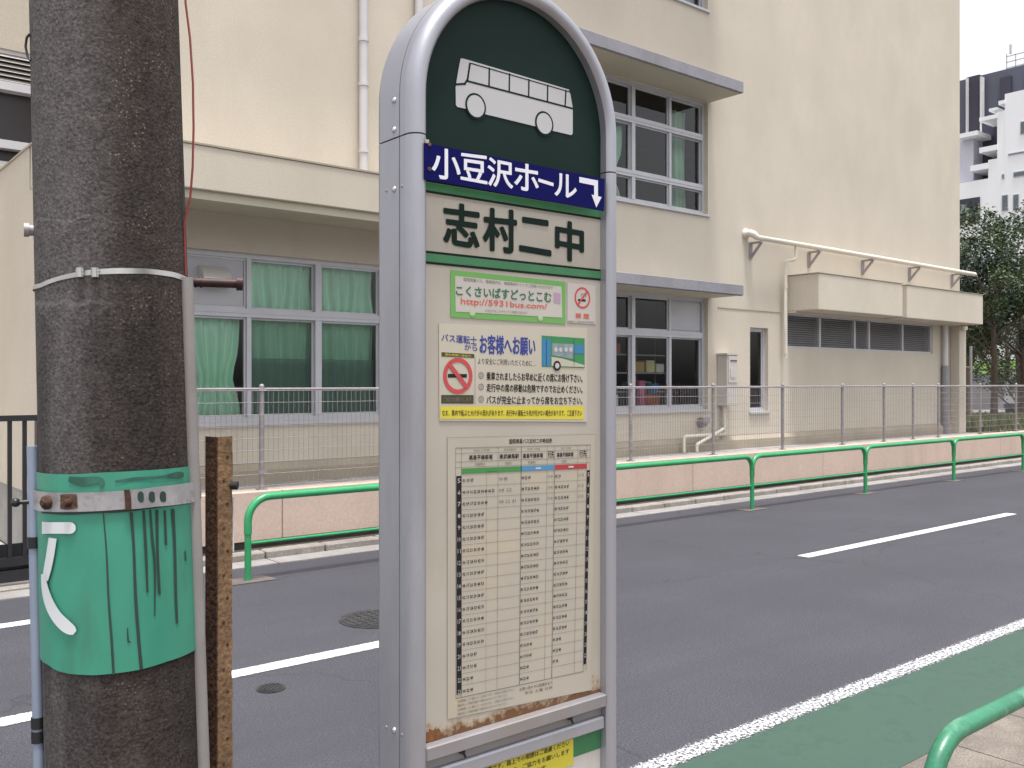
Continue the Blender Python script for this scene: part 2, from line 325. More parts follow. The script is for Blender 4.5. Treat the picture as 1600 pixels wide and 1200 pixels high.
M['wrap'] = mat('green plastic wrap', (.047, .272, .185), .45, var=.12, vs=6, stretch=(1, 1, .4), bump=.05, bs=14, stain=(.05, .165, .115), stain_t=.66, stain_s=9, stain_w=.12, stain_st=(1, 1, .3))
M['wrap_white'] = mat('white marking', (.62, .64, .66), .5, var=.06)
M['drip_shade'] = mat('black stain and wrap shade', (.022, .045, .038), .6, var=.2)  # also colours the painted fold and strap shading on the wrap
M['rust'] = mat('rusty steel', (.12, .055, .028), .9, var=.35, vs=12, fine=.3, fs=90, bump=.5, bs=70, stain=(.05, .03, .025), stain_t=.56, stain_s=14, stain_st=(1, 1, .3))
M['rust_dark'] = mat('dark rust', (.06, .028, .018), .9, var=.5, vs=40, fine=.3)
M['rust_light'] = mat('orange rusty steel', (.22, .128, .066), .9, var=.25, vs=9, fine=.25, fs=90, bump=.4, bs=70, stain=(.10, .06, .04), stain_t=.66, stain_s=30, stain_st=(1, 1, .5))
M['strap'] = mat('scuffed steel strap', (.42, .41, .43), .45, .5, var=.2, vs=20, stain=(.12, .05, .025), stain_t=.66, stain_s=16)
M['bolt'] = mat('maroon bolt', (.045, .014, .015), .55, .2, var=.3, vs=40)
M['red_wire'] = mat('red wire sheath', (.24, .04, .035), .5, var=.15)
M['conduit'] = mat('grey plastic cover', (.27, .25, .245), .55, var=.12, vs=9, stain=(.20, .17, .15), stain_t=.66, stain_s=12, stain_st=(1, 1, .3))
M['blue_strip'] = mat('pale blue steel strip', (.27, .315, .42), .45, .2, var=.08, vs=9, stain=(.30, .33, .40), stain_t=.65)

# sign colours
def face_mat():
    m = mat('aged cream sign face', (.385, .352, .305), .4, var=.06, vs=6, stain=(.34, .30, .24), stain_t=.64, stain_s=7, stain_st=(1, 1, .4))
    n = m.node_tree.nodes; L = m.node_tree.links; src, dst = basecol(m)
    tc = n.new('ShaderNodeTexCoord'); sp = n.new('ShaderNodeSeparateXYZ'); L.new(tc.outputs['Object'], sp.inputs[0])
    no = n.new('ShaderNodeTexNoise'); no.inputs['Scale'].default_value = 26; no.inputs['Detail'].default_value = 7; no.inputs['Roughness'].default_value = .7; L.new(tc.outputs['Object'], no.inputs['Vector'])
    mr = n.new('ShaderNodeMapRange'); mr.inputs[1].default_value = 1.085; mr.inputs[2].default_value = 1.03; mr.inputs[3].default_value = 0; mr.inputs[4].default_value = .58; L.new(sp.outputs['Z'], mr.inputs[0])
    ad = n.new('ShaderNodeMath'); L.new(no.outputs['Fac'], ad.inputs[0]); L.new(mr.outputs[0], ad.inputs[1])
    m2 = n.new('ShaderNodeMapRange'); m2.inputs[1].default_value = .72; m2.inputs[2].default_value = .98; L.new(ad.outputs[0], m2.inputs[0])
    gt = n.new('ShaderNodeMath'); gt.operation = 'GREATER_THAN'; gt.inputs[1].default_value = 1.02; L.new(sp.outputs['Z'], gt.inputs[0])
    mu = n.new('ShaderNodeMath'); mu.operation = 'MULTIPLY'; L.new(m2.outputs[0], mu.inputs[0]); L.new(gt.outputs[0], mu.inputs[1])
    rc = n.new('ShaderNodeValToRGB'); rc.color_ramp.elements[0].color = (.46, .36, .22, 1); rc.color_ramp.elements[1].color = (.13, .055, .02, 1); L.new(m2.outputs[0], rc.inputs[0])
    mx = n.new('ShaderNodeMix'); mx.data_type = 'RGBA'; L.new(mu.outputs[0], mx.inputs[0]); L.new(src, mx.inputs[6]); L.new(rc.outputs[0], mx.inputs[7]); L.new(mx.outputs[2], dst)
    return m
M['face'] = face_mat()
M['dark_green'] = mat('dark green enamel', (.007, .020, .0165), .5, spec=.12, var=.12, vs=4)
M['picto'] = mat('pictogram white', (.43, .42, .435), .4, var=.03)
M['navy_blue'] = mat('navy strip', (.0025, .003, .075), .5, spec=.08, var=.08)
M['txt_white'] = mat('white lettering', (.66, .65, .72), .4, var=.03)
M['band_green'] = mat('green band', (.05, .185, .082), .45, var=.12, vs=14, spec=.3)
M['band_dark'] = mat('dark green line', (.006, .016, .0125), .5, spec=.12, var=.05)
M['ink'] = mat('black ink', (.016, .014, .016), .6, var=.05, spec=.2)
M['ink_soft'] = mat('grey ink', (.16, .14, .13), .6, var=.05)
M['grid'] = mat('table line grey', (.24, .215, .18), .6, var=.05)
M['sticker'] = mat('sticker ground', (.44, .405, .375), .45, var=.04, vs=10)
M['sticker_green'] = mat('sticker green', (.125, .32, .08), .5, var=.05)
M['txt_green'] = mat('green lettering', (.02, .13, .06), .5, var=.05)
M['txt_red'] = mat('red lettering', (.52, .10, .06), .5, var=.05)
M['mauve'] = mat('mauve box', (.36, .25, .33), .5, var=.05)
M['poster'] = mat('poster paper', (.445, .405, .335), .5, var=.05, vs=9)
M['blue_ink'] = mat('blue lettering', (.025, .04, .22), .5, var=.05)
M['red_ring'] = mat('red ring', (.47, .055, .06), .45, var=.08, vs=20)
M['yellow'] = mat('yellow strip', (.56, .48, .04), .5, var=.06)
M['olive'] = mat('olive label', (.045, .04, .012), .5, var=.05)
M['bus_blue'] = mat('picture blue', (.03, .17, .33), .5, var=.05)
M['bus_green'] = mat('picture green', (.03, .20, .07), .5, var=.1, vs=30)
M['bus_grey'] = mat('picture grey', (.20, .25, .27), .5, var=.3, vs=60)
M['paper'] = mat('timetable paper', (.385, .347, .295), .5, var=.05, vs=8, stain=(.42, .36, .27), stain_t=.62, stain_s=9)
M['tt_green'] = mat('timetable green', (.045, .21, .05), .5, var=.08)
M['tt_blue'] = mat('timetable blue', (.06, .21, .38), .5, var=.08)
M['tt_red'] = mat('timetable red', (.36, .03, .035), .5, var=.08)
M['cover'] = mat('worn clear cover edge', (.40, .36, .30), .35, var=.1)
M['rust_stain'] = mat('rust stain', (.16, .06, .02), .8, var=.5, vs=90)

# ------------------------------------------------------------------ ground, road, kerbs
MB().sheet(-400, 900, -400, 900, -.03).build('ground', mat('far ground', (.12, .115, .11), .95, var=.2, vs=.3), kind='structure', base=(0, 0, -.03))
MB().sheet(-60, 220, 1.9, 7.64, 0).build('road', M['asphalt'], kind='structure', base=(0, 0, 0))
MB().sheet(-60, 220, 1.95, 2.56, .004).build('green_lane', M['green_lane'], kind='structure', base=(0, 0, .004))
MB().sheet(-60, 220, 2.53, 2.69, .008).build('road_edge_line', M['line_near'], kind='structure', base=(0, 2.61, .008))
for i in range(-3, 9):
    x0 = -1.4 + 8.87 * i
    MB().sheet(x0, x0 + 4.43, 4.835, 4.965, .004).build('road_centre_line', M['line_mid'], kind='structure')
MB().sheet(-20, 1.5, 6.77, 6.90, .004).build('road_edge_line', M['line_mid'], kind='structure')
MB().sheet(-60, 220, -12, 1.95, .012).build('sidewalk', M['slab'], kind='structure', base=(4.03, 1.95, .012))
g = MB()
for i in range(-12, 60):
    g.box(i * 1.2 + .006, (i + 1) * 1.2 - .006, 7.64, 7.90, -.02, .010)
g.build('gutter', M['gutter'], kind='structure')
k = MB()
for i in range(4, 110):
    k.cbox(i * .6 + .008, (i + 1) * .6 - .008, 7.905, 8.05, -.02, .075 + rnd.uniform(-.004, .004), .012)
k.build('kerb', M['kerb'], kind='structure')
k = MB()
for i in range(-30, 4): k.cbox(i * .6 + .008, (i + 1) * .6 - .008, 7.905, 8.02, -.02, .03, .01)
k.build('kerb', M['kerb'], kind='structure')
MB().box(2.4, 66, 8.05, 8.2, -.02, .06).build('dirt_strip', M['soil_shade'], kind='structure')
MB().sheet(-60, 1.94, 8.02, 30, .0).build('driveway', M['concrete'], kind='structure')
MB().box(2.1, 19.7, 8.42, 9.25, .3, .55).build('yard_path', M['concrete'], kind='structure')
MB().box(19.72, 66, 8.42, 60, .3, .5).build('yard_ground', mat('yard soil', (.12, .10, .06), .95, var=.3, vs=2), kind='structure')

# ------------------------------------------------------------------ iron covers in the road
def cover(name, x, y, r, label):
    t = thing(name, (x, y, 0), label, 'manhole cover')
    m = MB(); m.tube([(x, y, -.01), (x, y, .006)], r, 40)
    m.build('frame_ring', M['iron'], t)
    m = MB(); m.cyl((x, y, .0), (x, y, .009), r * .90, 40)
    for k in range(6):
        a = k * math.pi / 6
        for q in range(-3, 4):
            cx = x + q * r * .23; ln = math.sqrt(max(0, (r * .8) ** 2 - (q * r * .23) ** 2))
            if k == 0 and ln > 0: m.box(cx - r * .045, cx + r * .045, y - ln, y + ln, .009, .013)
            if k == 3 and ln > 0:
                cy = y + q * r * .23; m.box(x - ln, x + ln, cy - r * .045, cy + r * .045, .009, .0125)
    m.build('lid', M['iron'], t)
cover('manhole_cover', 3.27, 5.44, .25, 'round dark iron manhole cover in the asphalt beside the bus stop sign')
cover('valve_cover', 2.10, 4.55, .075, 'tiny round iron valve lid in the road near the centre line')

# ------------------------------------------------------------------ green guardrails
def rail_section(t, x0, x1, y, ztop, zlow, rp, mt, left_post=True, right_post=True, post_r=None, bend_left=None):
    pr = post_r or rp; b = .15; bl = bend_left or b
    pts = []
    pts.append((x0, y, ztop - bl - .10))
    for i in range(7):
        a = math.pi - i * math.pi / 12
        pts.append((x0 + bl + bl * math.cos(a), y, ztop - bl + bl * math.sin(a)))
    for i in range(7):
        a = math.pi / 2 - i * math.pi / 12
        pts.append((x1 - b + b * math.cos(a), y, ztop - b + b * math.sin(a)))
    pts.append((x1, y, ztop - b - .08))
    MB().tube(pts, rp, 12).build('top_rail', mt, t)
    MB().tube([(x0 + pr * .5, y, zlow), (x1 - pr * .5, y, zlow)], rp * .40, 10).build('lower_rail', mt, t)
def rail_post(t, x, y, z0, z1, r, mt, foot=True):
    m = MB(); m.tube([(x, y, z0 - .02), (x, y, z1)], r, 14)
    m.tube([(x, y, z1 - .005), (x, y, z1 + .03)], r * 1.0, 14, rs=[r, r * .4])
    m.build('post', mt, t)
    if foot:
        f = MB(); a = rnd.uniform(-.02, .02)
        f.add([(x - .20 + a, y - .10, .005), (x + .21, y - .09 + a, .005), (x + .20 + a, y + .11, .005), (x - .21, y + .12, .005)], [(0, 1, 2, 3)])
        f.build('footing', M['footing'], t)
GX = [3.10, 7.08, 9.78, 12.47, 15.18, 17.85, 20.55, 23.25]
t = thing('guardrail', (GX[0], 7.15, 0), 'long green pipe guardrail along the far kerb below the pink wall', 'guardrail')
for i, x in enumerate(GX): rail_post(t, x, 7.15, 0, (.47 if i else .42), .0275, M['green'])
for a, b in zip(GX, GX[1:]): rail_section(t, a, b, 7.15, .67, .30, .032, M['green'], bend_left=.19 if a == GX[0] else None)
NX = [2.27, 5.2, 8.1]
t = thing('guardrail', (NX[0], 1.13, 0), 'worn green pipe guardrail at the near sidewalk edge in the bottom right corner', 'guardrail')
for i, x in enumerate(NX): rail_post(t, x, 1.13, .012, .57 if i else .46, .0245, M['green_worn'], False)
for a, b in zip(NX, NX[1:]): rail_section(t, a, b, 1.13, .70, .33, .0245, M['green_worn'], bend_left=.16 if a == NX[0] else None)

# ------------------------------------------------------------------ pink retaining wall and mesh fence
t = MB()
cuts = [2.12, 3.9, 6.6, 9.9, 13.05, 16.2, 19.4, 22.6, 25.8, 29]
for a, b in zip(cuts, cuts[1:]): t.cbox(a + .004, b - .004, 8.2, 8.42, .125, .585, .006)
t.build('retaining_wall', M['pink'], label='low pink painted retaining wall under the mesh fence', cat='wall')
MB().box(2.12, 29, 8.225, 8.42, 0, .124).build('wall_footing', M['soil_shade'], kind='structure')  # shadow gap under the wall painted as a near-black base
FX = [2.1, 3.74, 5.42, 7.11, 8.79, 10.47, 12.13, 13.79, 15.1, 16.1, 17.04, 18.75, 20.4, 22.1, 23.8]
FY, FZ0, FZ1 = 8.31, .585, 1.555
fen = thing('mesh_fence', (FX[0], FY, FZ0), 'grey welded wire mesh fence standing on the pink wall', 'fence')
for x in FX:
    m = MB(); m.tube([(x, FY, FZ0), (x, FY, FZ1 + .01)], .024, 10); m.ball((x, FY, FZ1 + .01), .026, n=5)
    m.box(x - .045, x + .045, FY - .035, FY + .035, FZ0 + .001, FZ0 + .012)
    for z in (FZ0 + .17, FZ1 - .02): m.box(x - .04, x + .04, FY - .03, FY - .018, z - .012, z + .012)
    m.build('post', M['galv'], fen)
for a, b in zip(FX, FX[1:]):
    MB().tube([(a, FY - .01, FZ1 - .015), (b, FY - .01, FZ1 - .015)], .0125, 8).build('top_rail', M['galv'], fen)
    m = MB(); n = round((b - a) / .052); r = .0023
    for i in range(1, n):
        x = a + (b - a) * i / n; m.tube([(x, FY - .03, FZ0 + .03), (x, FY - .03, FZ1 - .02)], r, 4, caps=False)
    for i in range(9):
        z = FZ0 + .04 + i * (FZ1 - FZ0 - .07) / 8; m.tube([(a, FY - .033, z), (b, FY - .033, z)], r * 1.15, 4, caps=False)
    m.build('mesh_panel', M['galv'], fen)

# ------------------------------------------------------------------ school building
B = thing('school_building', (2.0, 9.2, .3), 'cream stuccoed school building with grey awnings across the road', 'building')
WY = 9.2
def wall_holes(m, x0, x1, z0, z1, y0, y1, holes):
    xs = sorted({x0, x1, *[h[0] for h in holes], *[h[1] for h in holes]}); zs = sorted({z0, z1, *[h[2] for h in holes], *[h[3] for h in holes]})
    def solid(i, j):
        if i < 0 or j < 0 or i >= len(xs) - 1 or j >= len(zs) - 1: return False
        cx = (xs[i] + xs[i + 1]) / 2; cz = (zs[j] + zs[j + 1]) / 2
        return not any(h[0] < cx < h[1] and h[2] < cz < h[3] for h in holes)
    for i in range(len(xs) - 1):
        for j in range(len(zs) - 1):
            if not solid(i, j): continue
            a, b, c, d = xs[i], xs[i + 1], zs[j], zs[j + 1]
            m.add([(a, y0, c), (b, y0, c), (b, y0, d), (a, y0, d)], [(0, 1, 2, 3)])
            m.add([(a, y1, c), (b, y1, c), (b, y1, d), (a, y1, d)], [(3, 2, 1, 0)])
            if not solid(i - 1, j): m.add([(a, y0, c), (a, y0, d), (a, y1, d), (a, y1, c)], [(0, 1, 2, 3)])
            if not solid(i + 1, j): m.add([(b, y0, c), (b, y1, c), (b, y1, d), (b, y0, d)], [(0, 1, 2, 3)])
            if not solid(i, j - 1): m.add([(a, y0, c), (a, y1, c), (b, y1, c), (b, y0, c)], [(0, 1, 2, 3)])
            if not solid(i, j + 1): m.add([(a, y0, d), (b, y0, d), (b, y1, d), (a, y1, d)], [(0, 1, 2, 3)])
WA = (3.23, 6.43, 1.19, 2.95); WB = (8.27, 11.46, 1.19, 2.905); WC = (8.27, 11.46, 4.20, 5.94); WD = (8.27, 11.46, 7.36, 9.1)
WE = (12.53, 13.02, 1.13, 2.50); WF = (13.47, 18.62, 2.19, 2.775); WG = (-3.4, 2.9, 4.2, 5.62)
m = MB()
wall_holes(m, 3.2, 19.8, .76, 11.0, WY, 9.42, [WA, WB, WC, WD, WE, WF])
m.build('wall', M['stucco'], B)
m = MB(); wall_holes(m, 2.10, 3.197, .76, 3.60, WY, 9.42, []); m.build('wall', M['stucco'], B)
m = MB(); m.box(1.94, 2.095, 8.2, 12.5, .6, 3.33); m.box(1.94, 2.095, 9.25, 12.5, 3.331, 3.73); m.build('side_wall', M['stucco'], B)
m = MB(); m.box(1.955, 2.095, 8.215, 12.5, 0, .6); m.build('side_wall_base', M['concrete'], B)
m = MB(); wall_holes(m, -5, 3.19, 0, 11, 12.5, 12.7, [WG]); m.build('rear_wing_wall', M['stucco'], B)
m = MB(); m.box(3.2, 3.4, 9.43, 20, .3, 11); m.box(19.6, 19.8, 9.43, 20, .3, 11); m.box(3.2, 19.8, 20, 20.2, .3, 11); m.build('end_wall', M['stucco'], B)
m = MB()
for z in (.5, 3.55, 6.9, 10.9): m.box(2.4 if z < 3 else 3.41, 19.59, 9.43, 19.99, z, z + .15)
m.box(3.41, 19.59, 15.5, 15.6, .66, 10.89)
m.build('room_shell', M['room'], B)
m = MB(); m.box(2.1, 19.78, 9.13, 9.42, .5, .69); m.add([(2.1, 9.13, .69), (19.78, 9.13, .69), (19.78, 9.195, .758), (2.1, 9.195, .758)], [(0, 1, 2, 3)]); m.build('plinth', M['plinth'], B)
# canopy over the ground floor at the left, its fascia flush with the side wall
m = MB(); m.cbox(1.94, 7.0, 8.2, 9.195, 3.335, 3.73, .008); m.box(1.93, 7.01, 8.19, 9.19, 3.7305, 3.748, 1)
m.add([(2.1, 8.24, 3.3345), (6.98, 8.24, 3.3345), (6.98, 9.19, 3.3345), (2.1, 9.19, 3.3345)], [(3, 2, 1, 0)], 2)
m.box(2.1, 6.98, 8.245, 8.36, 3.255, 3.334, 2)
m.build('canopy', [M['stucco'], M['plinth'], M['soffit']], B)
m = MB(); m.box(1.93, 2.105, 9.2, 12.49, 3.7305, 3.75); m.build('coping', M['plinth'], B)

def window(W, cols, trans, y=WY, panel=None, screen=(), th=.05):
    x0, x1, z0, z1 = W
    fr = MB(); yf = y + .07
    fr.box(x0, x1, yf, yf + .09, z0, z0 + th); fr.box(x0, x1, yf, yf + .09, z1 - th, z1)
    fr.box(x0, x0 + th, yf, yf + .09, z0 + th, z1 - th); fr.box(x1 - th, x1, yf, yf + .09, z0 + th, z1 - th)
    fr.box(x0 - .03, x1 + .03, y - .035, yf + .02, z0 - .035, z0 - .001)                # projecting sill
    zs = [z0 + th] + list(trans) + [z1 - th]; dx = (x1 - x0) / cols
    for tz in trans:
        fr.box(x0 + th, x1 - th, yf - .012, yf + .085, tz - .045, tz + .045)
        fr.box(x0 + th, x1 - th, yf - .02, yf - .0125, tz - .006, tz + .012)
    for c in range(1, cols):
        hw = .034 if c % 2 == 0 else .024
        for j in range(len(zs) - 1):
            a = zs[j] + (.0455 if j else 0); b = zs[j + 1] - (.0455 if j < len(zs) - 2 else 0)
            fr.box(x0 + c * dx - hw, x0 + c * dx + hw, yf - .006, yf + .08, a, b)
    pn = MB(); sc = MB()
    for c in range(cols):
        for j in range(len(zs) - 1):
            a = zs[j] + (.0455 if j else 0); b = zs[j + 1] - (.0455 if j < len(zs) - 2 else 0)
            xa = x0 + c * dx + (.0345 if c % 2 == 0 and c else .0245); xb = x0 + (c + 1) * dx - (.0345 if (c + 1) % 2 == 0 else .0245)
            if c == 0: xa = x0 + th
            if c == cols - 1: xb = x1 - th
            d = .02 + .022 * (c % 2)
            s = .022
            for q in ((xa, xa + s, a, b), (xb - s, xb, a, b), (xa + s, xb - s, a, a + s), (xa + s, xb - s, b - s, b)): fr.box(q[0], q[1], yf + d, yf + d + .03, q[2], q[3])
            if panel and (c, j) in panel: continue
            (sc if (c, j) in screen else pn).add([(xa + s, yf + d + .014, a + s), (xb - s, yf + d + .014, a + s), (xb - s, yf + d + .014, b - s), (xa + s, yf + d + .014, b - s)], [(0, 1, 2, 3)])
    wo = fr.build('window', M['alu'], B)
    if pn.v: pn.build('pane', M['glass'], wo)
    if sc.v: sc.build('insect_screen', M['screen'], wo)
    return wo
M['glass'] = glass('window glass', (.93, .97, .97), .96); M['screen'] = glass('dark screened glass', (.74, .82, .80), .85, .08)
def curtain(wo, x0, x1, z0, z1, y=9.415, waves=None, taper=None, mt=None):
    n = max(12, int((x1 - x0) * 90)); waves = waves or (x1 - x0) * 8.5; ph = rnd.uniform(0, 6)
    rows = 9; vs = []
    for j in range(rows):
        f = j / (rows - 1); z = z1 + (z0 - z1) * f
        for i in range(n + 1):
            u = i / n; x = x0 + (x1 - x0) * u
            if taper: x = taper(u, f, x0, x1)
            a = .018 + .022 * f
            vs.append((x + .008 * math.sin(5 * f + 9 * u), y + a * math.sin(2 * math.pi * waves * u + ph + .8 * math.sin(3 * f + u * 7)) + .012 * math.sin(17 * u + ph), z))
    fs = [(j * (n + 1) + i, (j + 1) * (n + 1) + i, (j + 1) * (n + 1) + i + 1, j * (n + 1) + i + 1) for j in range(rows - 1) for i in range(n)]
    MB().add(vs, fs, 0, True).build('curtain', mt or M['curtain'], wo)
dxA = .8
wA = window(WA, 4, (2.33,), panel=((0, 1),), screen=((1, 0), (2, 0), (3, 0)))
m = MB(); m.box(WA[0] + .075, WA[0] + .75, WY + .1, WY + .115, 2.40, 2.88); m.build('infill_panel', M['panel_grey'], wA)
m = MB()                                                           # vent hood: half-round shell with a flat bottom lip
for i in range(10):
    a0 = math.pi / 2 * i / 10; a1 = math.pi / 2 * (i + 1) / 10
    q = lambda a: (9.30 - .17 * math.sin(a), 2.60 + .19 * math.cos(a))
    (ya, za), (yb, zb) = q(a0), q(a1)
    m.add([(3.50, ya, za), (3.50, yb, zb), (3.79, yb, zb), (3.79, ya, za)], [(0, 1, 2, 3)], 0, True)
for x in (3.50, 3.79): m.add([(x, 9.30, 2.60)] + [(x, *q(math.pi / 2 * i / 10)) for i in range(11)], [tuple(range(12))])
m.box(3.48, 3.81, 9.12, 9.30, 2.575, 2.60)
m.build('vent_hood', M['hood'], wA)
curtain(wA, 4.08, 4.80, 2.36, 2.92); curtain(wA, 4.90, 5.6, 2.36, 2.92); curtain(wA, 5.66, 6.38, 2.36, 2.92)
def bunch(u, f, x0, x1):                                           # the cloth is caught up on the sill and spreads below
    k = math.exp(-((f - .62) / .20) ** 2)
    return x0 + (x1 - x0) * u + k * .20 * (.62 - u)
curtain(wA, 3.27, 3.98, 1.25, 2.28, 9.41, 7, bunch)
curtain(wA, 4.06, 4.82, 1.25, 2.28, 9.42); curtain(wA, 4.86, 5.62, 1.25, 2.28, 9.42); curtain(wA, 5.66, 6.38, 1.25, 2.28, 9.42)
m = MB()                                                           # frosted film over the lower half of two panes
for c in (1, 2, 3):
    a = WA[0] + c * .8; m.add([(a + .06, WY + .131, 1.27), (a + .74, WY + .131, 1.27), (a + .74, WY + .131, 1.86), (a + .06, WY + .131, 1.86)], [(0, 1, 2, 3)])
M['film'] = mat('frosted film', (.20, .27, .28), .5, var=.03); M['film'].node_tree.nodes['Principled BSDF'].inputs['Alpha'].default_value = .5
m.build('frosted_film', M['film'], wA)
wB = window(WB, 4, (2.33,), panel=((3, 1),))
m = MB(); m.box(WB[1] - .73, WB[1] - .075, WY + .1, WY + .115, 2.40, 2.83); m.build('infill_panel', M['panel_grey'], wB)
wC = window(WC, 4, (4.62, 5.40))
curtain(wC, 9.38, 9.86, 4.25, 5.34, 9.48, 4, lambda u, f, a, b: a + (b - a) * u * (1 - .35 * math.exp(-((f - .65) / .2) ** 2)))
curtain(wC, 11.10, 11.42, 4.25, 5.86, 9.62, 3)
wD = window(WD, 4, (7.75, 8.5)); curtain(wD, 10.3, 11.4, 7.45, 9.0, 9.45, None, None, M['pane_reflection'])  # pale sheet behind the panes paints their pale blue reflection
wE = window(WE, 1, (), th=.04)
# louvred bathroom openings under the box canopy
lv = MB(); x0, x1, z0, z1 = WF
lv.box(x0, x1, WY + .03, WY + .12, z0, z0 + .04); lv.box(x0, x1, WY + .03, WY + .12, z1 - .03, z1)
for xd in (x0 + .025, 14.58, 15.72, 16.22, 17.46, x1 - .025): lv.box(xd - .025, xd + .025, WY + .02, WY + .12, z0 + .04, z1 - .03)
lo = lv.build('louvre_window', M['alu'], B)
sl = MB(); n = 13
for i in range(n):
    z = z0 + .055 + i * (z1 - z0 - .09) / n
    sl.add([(x0 + .03, WY + .045, z), (x1 - .03, WY + .045, z), (x1 - .03, WY + .10, z + .036), (x0 + .03, WY + .10, z + .036)], [(0, 1, 2, 3)])
sl.build('slats', M['louvre'], lo)
MB().box(x0, x1, WY + .17, WY + .19, z0, z1).build('backing', M['dark'], lo)
# awnings
def awning(x0, x1, z0, z1):
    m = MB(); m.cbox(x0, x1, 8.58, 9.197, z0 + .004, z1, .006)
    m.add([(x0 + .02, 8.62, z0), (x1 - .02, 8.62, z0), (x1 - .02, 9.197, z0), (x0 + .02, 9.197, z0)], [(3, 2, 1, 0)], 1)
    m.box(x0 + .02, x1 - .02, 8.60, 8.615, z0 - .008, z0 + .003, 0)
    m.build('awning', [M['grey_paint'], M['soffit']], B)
awning(7.9, 11.53, 2.91, 3.065); awning(7.9, 11.53, 5.95, 6.12); awning(7.9, 11.53, 9.12, 9.28)
# box canopy over the louvres
m = MB(); m.cbox(13.52, 16.22, 8.57, 9.197, 2.80, 3.40, .012); m.cbox(16.42, 19.5, 8.585, 9.197, 2.79, 3.395, .012); m.box(16.15, 16.5, 8.67, 9.19, 2.82, 3.37)
m.box(13.52, 19.4, 9.0, 9.197, 2.775, 2.80)
m.build('box_canopy', M['stucco'], B)
m = MB(); m.box(13.51, 16.23, 8.56, 9.19, 3.4005, 3.412); m.box(16.41, 19.51, 8.575, 9.19, 3.3955, 3.407); m.build('coping', M['plinth'], B)
m = MB(); m.cbox(19.36, 19.66, 9.0, 9.197, .55, 2.774, .01); m.box(19.40, 19.62, 8.95, 9.0, 2.70, 2.774); m.build('pilaster', M['stucco'], B)
def pipe(name, pts, r, mt, par=B, col=()):
    m = MB(); m.tube(pts, r, 12)
    for p in col:
        m.tube([(p[0], p[1], p[2] - .02), (p[0], p[1], p[2] + .02)], r * 1.18, 12)
    return m.build(name, mt, par)
p = pipe('wall_pipe', [(12.40, 9.2, 4.0), (12.40, 9.06, 4.0), (12.42, 9.03, 3.97), (12.46, 9.02, 3.93), (14, 9.02, 3.925), (20.1, 9.02, 3.90)], .044, M['cream_paint'])
m = MB(); m.tube([(12.40, 9.197, 4.0), (12.40, 9.17, 4.0), (12.40, 9.165, 4.0), (12.40, 9.10, 4.0), (12.41, 9.05, 3.98), (12.46, 9.02, 3.935)], .06, 12, rs=[.085, .085, .06, .06, .06, .05]); m.build('elbow', M['cream_paint'], p)
for x in (12.52, 14.18, 15.92, 17.65, 19.42):
    m = MB(); m.box(x - .03, x + .03, 8.95, 9.19, 3.845, 3.872); m.box(x - .03, x + .03, 9.165, 9.197, 3.60, 3.844)
    m.tube([(x, 8.98, 3.842), (x, 9.17, 3.63)], .022, 6); m.build('bracket', M['galv'], p)
pipe('wall_pipe', [(13.55, 9.02, 3.9), (13.55, 9.02, 3.70), (13.52, 9.05, 3.66), (13.40, 9.08, 3.64), (13.37, 9.10, 3.60), (13.37, 9.10, 2.02)], .03, M['cream_paint'], col=[(13.37, 9.10, 3.2), (13.37, 9.10, 2.1)])
d = pipe('downpipe', [(19.0, 9.12, .55), (19.0, 9.12, 2.775)], .05, M['white_pipe']); MB().tube([(19.0, 9.12, .552), (19.0, 9.12, 1.95)], .068, 14).build('sleeve', M['grey_paint'], d)
xd = ray(568)[0] / ray(568)[1] * 9.12
pipe('downpipe', [(xd, 9.12, 3.75), (xd, 9.12, 11)], .049, M['white_pipe'], col=[(xd, 9.12, z) for z in (4.2, 4.95, 5.45, 6.6, 7.8)])
xd2 = ray(655)[0] / ray(655)[1] * 9.12
pipe('downpipe', [(xd2, 9.12, 3.75), (xd2, 9.12, 11)], .049, M['white_pipe'], col=[(xd2, 9.12, z) for z in (4.2, 5.45, 6.3, 7.4)])
m = MB(); m.box(11.7, 13.36, 9.192, 9.199, 2.77, 2.785); m.build('wall_joint', M['plinth'], B)
m = MB(); m.cyl((11.26, 9.2, .99), (11.26, 9.10, .99), .075); m.box(11.18, 11.34, 9.06, 9.15, .98, 1.07); m.build('wall_vent', M['galv'], B)
# rear wing window: louvre box, roller guide, dark opening
m = MB(); x0, x1, z0, z1 = WG; wg = None
m.box(x0, x1, 12.53, 12.62, z0, z0 + .07); m.box(x0, x1, 12.48, 12.62, 4.42, 4.52); m.box(x0, x1, 12.47, 12.62, 5.12, 5.22); m.box(x0, x1, 12.53, 12.62, z1 - .05, z1)
wg = m.build('window', mat('white window bar', (.62, .61, .64), .4, .2, var=.04), B)
m = MB()
for i in range(6): z = 5.235 + i * .058; m.add([(x0, 12.50, z), (x1, 12.50, z), (x1, 12.55, z + .045), (x0, 12.55, z + .045)], [(0, 1, 2, 3)])
m.build('slats', M['cabinet'], wg)
MB().box(x0, x1, 12.64, 12.66, z0, z1).build('backing', mat('dark room', (.035, .03, .034), .3, var=.2, vs=.8), wg)

